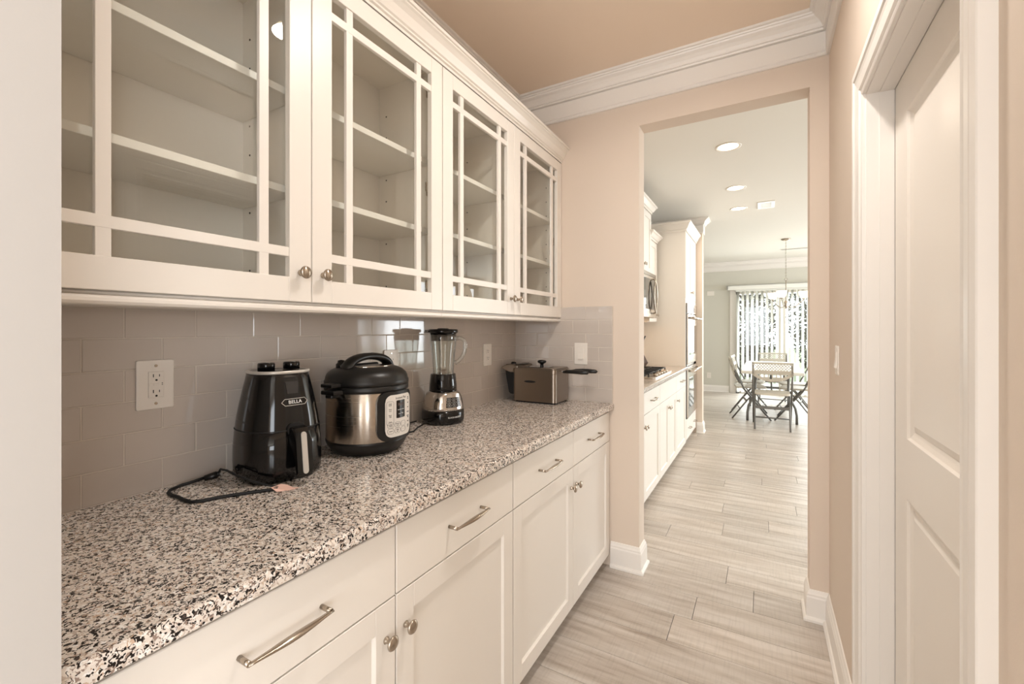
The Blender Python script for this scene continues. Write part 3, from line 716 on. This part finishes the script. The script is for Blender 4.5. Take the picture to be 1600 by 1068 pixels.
for i, (by, bz_, s_) in enumerate(btn):
    if bz_ < .105 and by < .03:
        pts = rrect(.023, .016, .006, 3); pts.append(pts[0])
        put('button_outline', M().tube([fB(by + a, bz_ + b, .0002) for a, b in pts], .0004, 4, False), DARKGREY, pf, False)
    text('button_lettering', s_, .0052, DARKGREY, pf, lambda x, y, d: fB(x + by, bz_ + y, d * .3), sx=.9)
put('button_outline', M().tube([fB(-.040 + a, .138 + b, .0002) for a, b in (rrect(.026, .076, .006, 3) + [rrect(.026, .076, .006, 3)[0]])], .0004, 4, False), DARKGREY, pf, False)

# ------------------------------------------------------------------ blender
t = thing('blender', 'blender with ribbed glass jar, black lid and steel base on the counter', 'blender', (-1.246, 1.566, ZC), R(-20))
put('base_band', M().lathe([(.080, .002), (.087, .004), (.0905, .018), (.0895, .045), (.087, .061)], n=48, sup=2.3), BLACKG, t, False)
put('steel_housing', M().lathe([(.0875, .060), (.0865, .072), (.083, .095), (.077, .118), (.070, .133), (.062, .140), (.055, .141)], n=48, sup=2.3), CHROME, t, False)
put('jar_collar', M().lathe([(.059, .138), (.0615, .141), (.0605, .165), (.056, .212), (.054, .216), (.045, .216)], n=12), BLACKG, t, False)
jm = M(); prof = [(.046, .214), (.0455, .23), (.049, .27), (.054, .32), (.058, .352), (.0595, .375), (.0598, .398)]
nn = 48; rings = []
for (r, h) in prof + [(r - .0035, h) for r, h in prof[::-1]]:
    rings.append([jm.bm.verts.new((r * (1 + .028 * math.cos(8 * 2 * PI * j / nn)) * math.cos(2 * PI * j / nn), r * (1 + .028 * math.cos(8 * 2 * PI * j / nn)) * math.sin(2 * PI * j / nn), h)) for j in range(nn)])
for a, b in zip(rings, rings[1:]):
    for j in range(nn):
        f = jm.bm.faces.new((a[j], a[(j + 1) % nn], b[(j + 1) % nn], b[j])); f.smooth = True
jr = put('glass_jar', jm, GLASSJ, t, False)
ha = R(62); ux, uy = math.cos(ha), math.sin(ha)
put('jar_handle', M().tube([(ux * r, uy * r, z) for r, z in ((.056, .372), (.078, .374), (.094, .364), (.100, .342), (.096, .312), (.084, .288), (.068, .270), (.052, .262))], [.010, .0095, .009, .009, .009, .009, .0095, .010], 12, True, True, 1.0), GLASSJ, jr, False)
put('blade', M().prism([(-.03, -.004), (0, -.008), (.03, -.004), (.03, .004), (0, .008), (-.03, .004)], lambda a, b, d: (a, b, d + abs(a) * .4), .222, .2235).prism([(-.004, -.03), (.004, -.03), (.004, .03), (-.004, .03)], lambda a, b, d: (a, b, d + abs(b) * .3), .225, .2265).lathe([(.02, .216), (.016, .222), (.006, .226), (0, .228)], n=16), STEELH, t, False)
lid = put('lid', M().lathe([(.052, .362), (.0545, .364), (.0565, .396), (.0655, .399), (.0665, .403), (.0655, .412), (.060, .414), (0, .414)], n=40), BLACKG, t, False)
la = R(-118)
put('spout_cap', M().prism([(-.010, .060), (.010, .060), (.008, .082), (-.008, .082)], lambda a, b, d: (b * math.cos(la) - a * math.sin(la), b * math.sin(la) + a * math.cos(la), d), .399, .410, .002), BLACKG, lid, False)
put('filler_cap', M().lathe([(.026, .413), (.026, .416), (.022, .418), (0, .418)], n=24), BLACKM, lid, False)
# control fascia
def onB(s, z, d=0):
    k = (z - .060) / .078; r = .0885 - .012 * k ** 1.6 + d; a = s / .088; return (r * math.cos(a), r * math.sin(a), z)
def wrapB(w_, h_, z, d0, th, y_=0, seg=10, taper=1):
    m = M(); cols = []
    for i in range(seg + 1):
        y = -w_ / 2 + w_ * i / seg
        cols.append([m.bm.verts.new(onB(y * (taper if q > 0 else 1) + y_, z + q * h_ / 2, d0 + d)) for d in (0, th) for q in (-1, 1)])
    for a, b in zip(cols, cols[1:]):
        for i, j in ((0, 1), (1, 3), (3, 2), (2, 0)): m.bm.faces.new((a[i], a[j], b[j], b[i]))
    m.bm.faces.new((cols[0][0], cols[0][1], cols[0][3], cols[0][2])); m.bm.faces.new((cols[-1][0], cols[-1][2], cols[-1][3], cols[-1][1]))
    return m
fc = put('fascia', wrapB(.092, .066, .099, .0005, .0035, 0, 12, .86), CHROME, t, False)
kp = put('keypad', wrapB(.072, .042, .0975, .004, .0012, 0, 10, .9), SCREEN, fc, False)
for i in range(3):
    for j in range(3):
        yy, zz = -.023 + .023 * i, .110 - .0125 * j
        pts = rrect(.018, .009, .003, 2); pts.append(pts[0])
        put('key', M().tube([onB(yy + a, zz + b, .0055) for a, b in pts], .0006, 4, False), SILVER, kp, False)
        put('key_mark', M().tube([onB(yy - .004, zz, .0056), onB(yy + .004, zz, .0056)], .0007, 4, True), WHITET, kp, False)
text('lettering', 'BLACK+DECKER', .0088, WHITET, t, lambda x, y, d: ((.0925 + d) * math.cos((x + .004) / .088), (.0925 + d) * math.sin((x + .004) / .088), .033 + y))
for a in range(4): put('foot', M().cyl((.062 * math.cos(PI / 4 + a * PI / 2), .062 * math.sin(PI / 4 + a * PI / 2), -.0005), (.062 * math.cos(PI / 4 + a * PI / 2), .062 * math.sin(PI / 4 + a * PI / 2), .004), .013), CHROME, t, False)
cz = ZC + .004
put('power_cord', M().tube([(-1.262, 1.478, cz + .01), (-1.27, 1.45, cz), (-1.25, 1.40, cz), (-1.22, 1.345, cz), (-1.235, 1.29, cz), (-1.28, 1.28, cz), (-1.33, 1.33, cz), (-1.345, 1.42, cz), (-1.345, 1.50, cz)], .003, 8).map(lambda v: Matrix.Rotation(R(20), 4, 'Z') @ (Vector(v) - Vector((-1.246, 1.566, ZC)))), BLACKR, t, False)

# ------------------------------------------------------------------ deep fryer
FX0, FX1, FY0, FY1, FZ = -1.254, -.984, 2.208, 2.408, .193
t = thing('deep_fryer', 'boxy stainless deep fryer with lid knob and two black basket handles in the corner', 'deep fryer', ((FX0 + FX1) / 2, (FY0 + FY1) / 2, ZC), 0)
cx, cy = (FX0 + FX1) / 2, (FY0 + FY1) / 2; hw, hd_ = (FX1 - FX0) / 2, (FY1 - FY0) / 2
fr = [(a, b) for a, b in rrect(2 * hw, 2 * hd_, .022, 6)]
put('foot_base', M().prism(rrect(2 * hw - .02, 2 * hd_ - .02, .02, 4), lambda a, b, d: (a, b, d), 0, .010), BLACKR, t, False)
put('steel_body', M().prism(fr, lambda a, b, d: (a, b, d), .009, .168), STEELH, t, False)
put('rim', M().prism(rrect(2 * hw + .006, 2 * hd_ + .006, .024, 6), lambda a, b, d: (a, b, d), .168, .190, .002), STEELH, t, False)
put('grip_recess', M().prism([(math.cos(2 * PI * i / 20) * .036, math.sin(2 * PI * i / 20) * .0065) for i in range(20)], lambda a, b, d: (a - .022, d, b + .120), -hd_ - .0015, -hd_ + .004), BLACKR, t, False)
ldd = put('lid', M().prism(rrect(2 * hw - .004, 2 * hd_ - .004, .022, 6), lambda a, b, d: (a, b, d + .0), .190, .196, .002), STEELH, t, False)
put('lid_window', M().prism(rrect(.13, .10, .02, 5), lambda a, b, d: (a - .0, b, d), .196, .199), GLASSD, ldd, False)
put('lid_knob', M().lathe([(.013, .196), (.010, .204), (.0095, .214), (.022, .221), (.0265, .226), (.024, .233), (.014, .237), (0, .238)], (.005, 0, 0), 24), BLACKM, ldd, False)
pod = M().prism([(-hw + .03, .168), (-hw + .03, .205), (-hw - .01, .213), (-hw - .05, .208), (-hw - .076, .196), (-hw - .082, .186), (-hw - .02, .166)], lambda a, b, d: (a, d, b), -hd_ + .006, hd_ - .006, .005)
put('control_hood', pod, STEELH, t, False)
put('control_housing', M().prism([(-hw - .001, .01 + .03), (-hw - .001, .172), (-hw - .062, .182), (-hw - .036, .05), (-hw - .026, .04)], lambda a, b, d: (a, d, b), -hd_ + .02, hd_ - .02, .004), BLACKR, t, False)
put('control_dial', M().lathe([(.016, 0), (.015, .012), (.010, .015), (0, .0155)], (-hw - .025, -.04, .208), 20), BLACKG, t, False)
put('control_top', M().prism([(-.046, -.060), (.036, -.075), (.046, 0), (.036, .075), (-.046, .060), (-.058, 0)], lambda a, b, d: (a - hw - .018, b, d - .10 * max(0, -a - .01)), .209, .2125), BLACKG, t, False)
for q, yy in ((0, -.045), (1, .045)):
    hb = put('basket_handle', M().tube([(px_ + q * .018, py_, pz_) for px_, py_, pz_ in [(hw + .022, yy, .178), (hw + .045, yy, .181), (hw + .085, yy, .182), (hw + .13, yy, .181), (hw + .163, yy, .180), (hw + .170, yy, .180)]], [.008, .012, .0145, .0150, .012, .004], 14, True, True, .8), BLACKM, t, False)
    put('wire', M().tube([(hw - .002, yy - .006, .184), (hw + .03, yy - .005, .180)], .002, 6).tube([(hw - .002, yy + .006, .184), (hw + .03, yy + .005, .180)], .002, 6), CHROME, hb, False)

# ------------------------------------------------------------------ loose cord with tag by the air fryer
t = thing('loose_cable', 'loose black cable with pink paper tag lying in front of the air fryer', 'cable', (-1.16, .58, ZC))
cz = ZC + .0045
cp_ = [(-1.078, .684, cz + .001), (-1.095, .665, cz), (-1.118, .632, cz), (-1.138, .600, cz), (-1.152, .573, cz), (-1.160, .548, cz), (-1.176, .531, cz), (-1.206, .530, cz), (-1.240, .532, cz), (-1.262, .530, cz), (-1.292, .534, cz), (-1.312, .548, cz), (-1.322, .572, cz), (-1.318, .602, cz + .003), (-1.310, .630, cz + .008)]
put('cord', M().tube(cp_, .0042, 8), BLACKR, t)
put('plug', M().tube([(-1.312, .625, cz + .006), (-1.306, .642, cz + .008), (-1.302, .652, cz + .010)], [.008, .0105, .011], 10, True, True, .9).tube([(-1.302, .648, cz + .010), (-1.298, .660, cz + .013)], [.007, .0075], 8), BLACKM, t)
put('prongs', M().box(-1.3006, -1.2832, .6545, .6565, cz + .010, cz + .016), SILVER, t)
put('lead', M().tube([(-1.300, .655, cz + .014), (-1.276, .648, cz + .030), (-1.230, .640, cz + .036), (-1.180, .640, cz + .030), (-1.13, .655, cz + .018), (-1.098, .680, cz + .006), (-1.084, .690, cz + .001)], .0028, 8), BLACKR, t)
tg = M(); tp = [(-1.088, .672), (-1.070, .676), (-1.052, .698), (-1.048, .722), (-1.062, .716), (-1.080, .712), (-1.094, .702), (-1.104, .690)]
tg.prism(tp, lambda a, b, d: (a, b, d + .010 * max(0, 1 - abs(a + 1.09) / .02)), ZC + .0012, ZC + .0020)
lab(put('paper_tag', tg, TAG, t), 'pink paper warning tag')

# ------------------------------------------------------------------ kitchen seen through the doorway
KD = lambda k: [('drawer', .7048, .866, 1), ('door', .069, .7015, k)]
base_cabinet(E + ET + .05, 3.823, 'white kitchen base cabinet nearest the doorway, below the front edge of the cooktop', [(E + ET + .17, 3.27, [('drawer', .7048, .866, 1), ('door', .069, .7015, 1)]), (3.27, 3.821, KD(-1))], group='white kitchen base cabinets')
base_cabinet(3.824, 4.633, 'white kitchen base cabinet under the cooktop with plain front and paired doors', [(3.826, 4.631, [('drawer', .7055, .866, 0)]), (3.826, 4.2285, [('door', .069, .7015, 1)]), (4.2285, 4.631, [('door', .069, .7015, -1)])], group='white kitchen base cabinets')
base_cabinet(4.634, 5.243, 'narrower white kitchen base cabinet beside the tall oven unit', [(4.636, 5.241, KD(-1))], group='white kitchen base cabinets')
kc = M().box(WX + .002, -.725, E + ET + .04, 5.243, .884, .915, .004)
tag(put('countertop', kc, GRAN), 'granite kitchen counter carrying the cooktop beyond the doorway', 'countertop')
# cooktop
t = thing('gas_cooktop', 'steel gas cooktop with black cast grates set in the kitchen counter', 'cooktop', (-1.03, 4.16, .9155))
put('steel_tray', M().prism(rrect(.50, .76, .02, 4), lambda a, b, d: (a, b, d), 0, .010, .003), STEEL, t, False)
for q in range(3):
    yc = -.245 + .245 * q; m = M()
    for xx in (-.20, .06, .19):
        m.tube([(xx, yc - .11, .012), (xx, yc - .11, .040), (xx, yc + .11, .040), (xx, yc + .11, .012)], .006, 6)
    for yy in (-.11, 0, .11): m.tube([(-.20, yc + yy, .040), (.19, yc + yy, .040)], .006, 6)
    put('grate', m, BLACKR, t, False)
    for xx in (-.11, .10): put('burner', M().lathe([(.045, .010), (.045, .018), (.030, .020), (.030, .028), (0, .029)], (xx, yc, 0), 20), BLACKM, t, False)
for q in range(5): put('knob', M().lathe([(.018, .010), (.017, .030), (0, .031)], (.222, -.22 + .11 * q, 0), 16), STEEL, t, False)
# knife block
t = thing('knife_block', 'dark wooden knife block full of knives by the cooktop at the far kitchen wall', 'knife block', (-1.18, 4.80, .9155), R(-20))
put('block', M().prism([(-.07, 0), (.06, 0), (.10, .06), (.0, .23), (-.10, .17)], lambda a, b, d: (a, d, b), -.055, .055, .004), BLOCKW, t, False)
for i in range(3):
    for j in range(4):
        a0 = Vector((-.075 + .032 * j, -.035 + .035 * i, .185 + .016 * j)); dv = Vector((.50, 0, .86)); 
        dv = Vector((-.42 + .9 * .45, (i - 1) * .06, .9)).normalized() if False else Vector((.42, (i - 1) * .05, .90)).normalized()
        put('knife_handle', M().tube([a0, a0 + dv * .05, a0 + dv * (.10 + .012 * ((i + j) % 3))], [.009, .010, .011], 8, True, True, .6), BLACKM if (i + j) % 2 else mat('knife_steel', (150, 146, 140), .35, .6), t, False)
# uppers
def solid_upper(name, label, y0, y1, xf, z0, z1, doors, crown, group='kitchen wall cabinets', depth0=WX):
    t = thing(name, label, 'cabinet', ((WX + xf) / 2, (y0 + y1) / 2, z0), 0, group)
    put('carcass', M().box(depth0 + .003, xf - .021, y0, y1, z0, z1), CAB, t)
    for (a, b, k) in doors:
        d = shaker(t, 'door', xf, a + .002, b - .002, z0 + .004, z1 - .004)
        knob(d, xf, (b - .03) if k > 0 else (a + .03), z0 + .08)
    cr = M(); h = crown; p = [(0, z1), (.012, z1), (.012, z1 + .018), (.022, z1 + .024), (.045, z1 + h * .7), (.058, z1 + h * .8), (.058, z1 + h), (0, z1 + h)]
    cr.mould([(WX + .05, y0), (xf - .004, y0), (xf - .004, y1), (WX + .05, y1)], [(o_, z) for o_, z in p], fz, -1)
    cr.box(WX + .01, xf - .01, y0 + .005, y1 - .005, z1, z1 + h * .8)
    put('crown', cr, CAB, t)
    return t
solid_upper('wall_cabinet', 'white kitchen wall cabinet with paired doors above the microwave', 4.02, 4.79, -1.03, 1.905, 2.545, [(4.02, 4.455, 1), (4.455, 4.79, -1)], .085)
solid_upper('wall_cabinet', 'lower white kitchen wall cabinet between the microwave and tall oven unit', 4.80, 5.175, -1.05, 1.413, 2.30, [(4.80, 5.175, 1)], .08)
# microwave
t = thing('microwave', 'steel over-range microwave with curved handles mounted under the kitchen wall cabinet', 'microwave', (-1.17, 4.405, 1.46))
put('housing', M().box(WX + .003, -1.0, 4.022, 4.788, 1.448, 1.900, .004), STEELH, t)
d = put('door', M().box(-1.0, -.975, 4.03, 4.785, 1.45, 1.86, .004), STEEL, t)
put('window', M().box(-.976, -.972, 4.09, 4.74, 1.53, 1.83, .003), GLASSD, d)
put('vent_grille', M().box(-1.0, -.978, 4.03, 4.785, 1.862, 1.897, .002), STEELH, t)
for s_ in (-1, 1): put('handle', M().tube([(-.972, 4.60, 1.49)] + [(-.945, 4.60 + s_ * .075 * math.sin(PI * i / 10), 1.50 + .33 * i / 10) for i in range(11)] + [(-.972, 4.60, 1.84)], .008, 8), STEEL, d)
# tall oven unit
t = thing('oven_cabinet', 'tall white kitchen cabinet housing the double wall oven', 'cabinet', (-1.06, 5.67, 0))
XO = -.75
put('carcass', M().box(WX + .003, XO - .021, 5.245, 6.10, .075, 2.43).box(WX + .01, XO - .08, 5.245, 6.10, 0, .075), CAB, t)
put('face_frame', M().box(XO - .021, XO - .004, 5.245, 5.275, .075, 2.43).box(XO - .021, XO - .004, 6.06, 6.10, .075, 2.43).box(XO - .021, XO - .004, 5.275, 6.06, 1.632, 1.682), CAB, t)
for a, b, k in ((5.268, 5.667, 1), (5.667, 6.07, -1)):
    d = shaker(t, 'door', XO, a + .002, b - .002, 1.684, 2.425); knob(d, XO, (b - .03) if k > 0 else (a + .03), 1.77)
d = put('drawer', M().box(XO - .02, XO, 5.27, 6.068, .085, .315, .0015), CAB, t); pull(d, XO, 5.42, 5.50, .20); pull(d, XO, 5.84, 5.92, .20)
cr = M(); z1 = 2.43; p = [(0, z1), (.012, z1), (.012, z1 + .02), (.022, z1 + .026), (.045, z1 + .075), (.06, z1 + .085), (.06, z1 + .105), (0, z1 + .105)]
cr.mould([(WX + .02, 5.245), (XO - .004, 5.245), (XO - .004, 6.10)], p, fz, -1); cr.box(WX + .01, XO - .01, 5.25, 6.09, z1, z1 + .09)
put('crown', cr, CAB, t)
t = thing('double_wall_oven', 'stainless double wall oven with bar handles built into the tall white cabinet', 'oven', (-.75, 5.67, .33))
put('side_trim', M().box(XO - .015, XO + .004, 5.272, 5.29, .323, 1.629).box(XO - .015, XO + .004, 6.05, 6.066, .323, 1.629), BLACKG, t)
put('control_panel', M().box(XO - .015, XO + .014, 5.278, 6.062, 1.515, 1.629, .003), STEEL, t)
put('display', M().box(XO + .0135, XO + .0155, 5.50, 5.84, 1.54, 1.605), SCREEN, t)
for z0, z1 in ((.935, 1.508), (.333, .905)):
    d = put('door', M().box(XO - .015, XO + .018, 5.284, 6.056, z0, z1, .004), STEEL, t)
    put('window', M().box(XO + .0175, XO + .0195, 5.38, 5.96, z0 + .10, z1 - .13, .001), GLASSD, d)
    put('handle', M().tube([(XO + .018, 5.34, z1 - .045), (XO + .065, 5.34, z1 - .045)], .010, 8).tube([(XO + .018, 6.0, z1 - .045), (XO + .065, 6.0, z1 - .045)], .010, 8).tube([(XO + .065, 5.31, z1 - .045), (XO + .065, 6.03, z1 - .045)], .014, 10), STEEL, d)
put('bottom_trim', M().box(XO - .015, XO + .010, 5.284, 6.056, .323, .331), STEEL, t)
area('microwave_underlight', (-1.16, 4.41, 1.444), (0, 0, 0), .12, .4, 1.6, (1, .66, .36))
# pendants over the kitchen (seen in the glass-door reflections)
def pendant(label, x, y):
    t = thing('pendant_lamp', label, 'lamp', (x, y, CZ), 0, 'kitchen pendant lamps')
    put('canopy', M().lathe([(.062, 0), (.062, -.01), (.02, -.03), (0, -.03)], n=24), NICKEL, t, False)
    put('rod', M().cyl((0, 0, -.02), (0, 0, -.85), .005, n=8), NICKEL, t, False)
    put('lamp_shade', M().lathe([(.02, -.83), (.045, -.87), (.07, -.94), (.085, -1.03), (.082, -1.03), (.067, -.94), (.042, -.872)], n=28), SHADE, t, False)
pendant('glowing pendant lamp mirrored in the third glass door, the nearer of two', 1.36, 4.88)
pendant('glowing pendant lamp mirrored in the third glass door, the farther of two', 1.49, 5.85)

# ------------------------------------------------------------------ dining area
# slider window
fw = M()
fw.box(SX0, SX0 + .06, BY + .02, BY + .10, 0, SZ).box(SX1 - .06, SX1, BY + .02, BY + .10, 0, SZ).box(SX0, SX1, BY + .02, BY + .10, SZ - .05, SZ).box(SX0, SX1, BY + .02, BY + .10, 0, .05)
fw.box(.27, .39, BY + .03, BY + .09, .05, SZ - .05).box(1.25, 1.33, BY + .03, BY + .09, .05, SZ - .05)
win1 = struct('window_1', fw, TRIM)
for a, b in ((SX0 + .06, .27), (.39, 1.25), (1.33, SX1 - .06)): put('glass_pane', M().box(a, b, BY + .055, BY + .06, .05, SZ - .05), GLASSW, win1)
struct('trim_6', M().mould([(SX0, 0), (SX0, SZ), (SX1, SZ), (SX1, 0)], [(0, 0), (0, .014), (.09, .02), (.11, .02), (.11, 0)], lambda a, b, p: (a, BY - p, b), 1), TRIM)
t = thing('vertical_blind', 'white vertical blind with valance across the sliding glass door', 'blind', (.8, BY - .06, 0))
put('valance', M().box(-.66, 2.26, BY - .13, BY - .115, 2.155, 2.25, .003).box(-.66, -.645, BY - .13, BY - .022, 2.155, 2.25).box(2.245, 2.26, BY - .13, BY - .022, 2.155, 2.25).box(-.66, 2.26, BY - .13, BY - .022, 2.240, 2.25), VANE, t)
put('head_rail', M().box(-.5, 2.2, BY - .085, BY - .045, 2.125, 2.155), VANE, t)
vm = M(); vw = .088
vm._new([(-vw / 2, 0, 0), (0, .006, 0), (vw / 2, 0, 0), (-vw / 2, 0, 2.09), (0, .006, 2.09), (vw / 2, 0, 2.09)], [(0, 1, 4, 3), (1, 2, 5, 4)])
for f in list(vm.bm.faces): f.smooth = True
bmesh.ops.solidify(vm.bm, geom=vm.bm.faces[:], thickness=.0012)
vme = vm.mesh('vane'); vme.materials.append(VANE)
for i in range(31):
    x = -.455 + i * .087
    o = bpy.data.objects.new('vane', vme); C.objects.link(o); o.parent = t; o.location = (x - .8, -.005, .03); o.rotation_euler = (0, 0, R(58 + random.uniform(-2, 2)))
# table
t = thing('folding_table', 'long white plastic folding table in front of the blinds', 'table', (.105, 8.0, 0))
put('tabletop', M().box(-.27, .48, 6.95, 9.15, .715, .76, .012, 2), TABLEW, t)
for yy in (7.34, 8.75):
    put('leg_frame', M().tube([(-.20, yy, .0), (-.20, yy, .12), (-.185, yy, .22), (-.12, yy, .36), (-.10, yy, .42), (-.10, yy, .71)], .017, 10).tube([(.41, yy, .0), (.41, yy, .12), (.395, yy, .22), (.33, yy, .36), (.31, yy, .42), (.31, yy, .71)], .017, 10).tube([(-.10, yy, .44), (.31, yy, .44)], .013, 8), CHAIRM, t)
put('brace', M().tube([(.105, 7.34, .44), (.105, 7.85, .70)], .011, 8).tube([(.105, 8.75, .44), (.105, 8.25, .70)], .011, 8), CHAIRM, t)
# folding chairs
def folding_chair(label, loc, rz):
    t = thing('folding_chair', label, 'chair', loc, rz, 'folding chairs at the dining table')
    hw_ = .225
    for s_ in (-1, 1):
        put('leg', M().tube([(s_ * (hw_ - .004), -.062, .86), (s_ * hw_, -.022, .70), (s_ * hw_, .10, .45), (s_ * hw_, .45, 0)], .0115, 8), CHAIRM, t, False)
        put('leg', M().tube([(s_ * (hw_ - .022), -.06, 0), (s_ * (hw_ - .022), .14, .28), (s_ * (hw_ - .022), .27, .44)], .0105, 8), CHAIRM, t, False)
    put('crossbar', M().box(-hw_ + .02, hw_ - .02, .128, .138, .25, .29, .002), CHAIRM, t, False)
    put('crossbar', M().tube([(-hw_ + .02, .045, .15), (hw_ - .02, .045, .15)], .008, 8), CHAIRM, t, False)
    put('crossbar', M().tube([(-hw_, .38, .09), (hw_, .38, .09)], .009, 8), CHAIRM, t, False)
    put('seat', M().prism(rrect(.41, .40, .05, 5), lambda a, b, d: (a, b + .20, d + .012 * (abs(a) / .2) ** 2), .445, .470, .006), CHAIRP, t, False)
    bk = M(); bf = lambda a, b, d: (a, -.040 + d - (b - .75) * .22, b)
    def strip(p0, p1, wd, d0=-.006, d1=.006):
        a = Vector(p0); b = Vector(p1); n_ = (b - a).normalized(); q = Vector((-n_.y, n_.x)) * wd / 2
        bk.prism([tuple(a + q), tuple(b + q), tuple(b - q), tuple(a - q)], bf, d0, d1)
    strip((-.235, .885), (.235, .885), .026); strip((-.225, .72), (-.225, .895), .024); strip((.225, .72), (.225, .895), .024)
    strip((-.235, .765), (.235, .765), .05)
    for k in range(13):
        x = -.215 + k * .0345
        strip((x, .79), (min(x + .075, .215), .79 + (min(x + .075, .215) - x) * 1.12), .0085, -.003, .003)
        strip((x, .873), (min(x + .075, .215), .873 - (min(x + .075, .215) - x) * 1.12), .0085, -.003, .003)
    lo = [(-.225 + .45 * i / 12, .655 + .085 * (abs(-1 + 2 * i / 12)) ** 2.2) for i in range(13)]
    for a, b in zip(lo, lo[1:]): strip(a, b, .036)
    for k in range(7): strip((-.14 + .047 * k, .66), (-.14 + .047 * k, .75), .012, -.003, .003)
    put('backrest', bk, CHAIRP, t, False)
    return t
fc0 = folding_chair('folding chair at the near end of the table with its back to the doorway', (.105, 6.80, 0), 0)
dup(fc0, (.15, 9.50, 0), PI, 'folding chair at the far end of the table facing the doorway', None)
dup(fc0, (-.375, 7.62, 0), R(-82), 'nearer folding chair on the left long side of the table', None)
dup(fc0, (-.38, 8.35, 0), R(-94), 'farther folding chair on the left long side of the table', None)
dup(fc0, (.615, 7.70, 0), R(84), 'nearer folding chair on the right long side of the table', None)
dup(fc0, (.63, 8.35, 0), R(96), 'farther folding chair on the right long side of the table', None)
# chandelier
t = thing('chandelier', 'three-light nickel chandelier with frosted bowl shades hanging over the dining table', 'chandelier', (.311, 8.16, CZ))
put('canopy', M().lathe([(.068, 0), (.068, -.012), (.03, -.03), (0, -.032)], n=24), NICKEL, t, False)
ch = M(); n = 22
for i in range(n):
    z = -.04 - i * .026
    pts = [(.007 * math.cos(2 * PI * k / 8) * (1 if i % 2 else 0), .007 * math.cos(2 * PI * k / 8) * (0 if i % 2 else 1), z + .018 * math.sin(2 * PI * k / 8)) for k in range(9)]
    ch.tube(pts, .0022, 5, False)
put('chain', ch, NICKEL, t, False)
put('ring', M().tube([(.02 * math.cos(2 * PI * k / 12), 0, -.635 + .02 * math.sin(2 * PI * k / 12)) for k in range(13)], .003, 6, False), NICKEL, t, False)
put('stem', M().cyl((0, 0, -.655), (0, 0, -.98), .006, n=10), NICKEL, t, False)
put('hub', M().lathe([(0, -1.10), (.012, -1.09), (.03, -1.06), (.02, -1.03), (.028, -1.0), (.012, -.97), (0, -.96)], n=20), NICKEL, t, False)
for k in range(3):
    a = R(15 + 120 * k - 0); ca, sa = math.cos(a), math.sin(a)
    ar = put('arm', M().tube([(ca * r, sa * r, z) for r, z in ((.01, -1.04), (.06, -1.075), (.11, -1.075), (.17, -1.03), (.21, -.985), (.245, -.965), (.25, -.945))], .006, 8), NICKEL, t, False)
    put('socket', M().lathe([(.03, -.95), (.026, -.93), (.012, -.925)], (ca * .25, sa * .25, 0), 16), NICKEL, ar, False)
    put('lamp_shade', M().lathe([(.02, -.935), (.045, -.925), (.063, -.885), (.074, -.83), (.071, -.83), (.060, -.883), (.042, -.920), (.0, -.928)], (ca * .25, sa * .25, 0), 24), SHADE, ar, False)
# ------------------------------------------------------------------ outside
struct('floor_patio', M().box(-6, 9, BY + .12, 13.0, -.10, -.04), PATIO)
lw = struct('ground_lawn', M().box(-25, 28, 13.0, 40, -.12, -.06), GRASS)
def tree(x, y, h, r, seed, label):
    random.seed(seed)
    t = thing('tree', label, 'tree', (x, y, -.06), 0, 'trees outside the glass door')
    tr = M().tube([(0, 0, 0), (.05, 0, h * .3), (-.04, .03, h * .62), (.02, 0, h * .9)], [.10, .08, .05, .015], 8)
    for k in range(12):
        z = h * random.uniform(.15, .8); a = random.uniform(0, 2 * PI); L_ = r * random.uniform(.6, 1)
        tr.tube([(0, 0, z), (math.cos(a) * L_ * .5, math.sin(a) * L_ * .5, z + L_ * .35), (math.cos(a) * L_, math.sin(a) * L_, z + L_ * .6)], [.03, .018, .005], 5)
    put('trunk', tr, BARK, t, False)
    lf = M()
    for k in range(5200):
        a = random.uniform(0, 2 * PI); u = random.uniform(-1, 1); q = r * random.uniform(.35, 1) ; z = h * .52 + u * h * .5
        rr_ = q * math.sqrt(max(.05, 1 - u * u)); c = Vector((math.cos(a) * rr_, math.sin(a) * rr_, max(.05, z)))
        d1_ = Vector((random.gauss(0, 1), random.gauss(0, 1), random.gauss(0, 1))).normalized(); d2_ = d1_.orthogonal().normalized(); s_ = random.uniform(.04, .085)
        lf._new([c - d1_ * s_, c + d2_ * s_ * .5, c + d1_ * s_, c - d2_ * s_ * .5], [(0, 1, 2, 3)])
    f = put('foliage', lf, LEAF, t, False); f['kind'] = 'stuff'
for i, (x, y, h, r, lb) in enumerate(((-2.3, 15.2, 4.2, .92, 'leafy tree outside left of the sliding door'), (-.42, 14.8, 3.9, .90, 'leafy tree outside behind the left edge of the sliding door'),
                                      (1.42, 15.0, 4.3, .90, 'leafy tree outside behind the right of the visible sliding door'), (3.3, 15.3, 4.1, .92, 'leafy tree outside right of the chandelier, beyond the door edge'))):
    tree(x, y, h, r, 10 + i, lb)
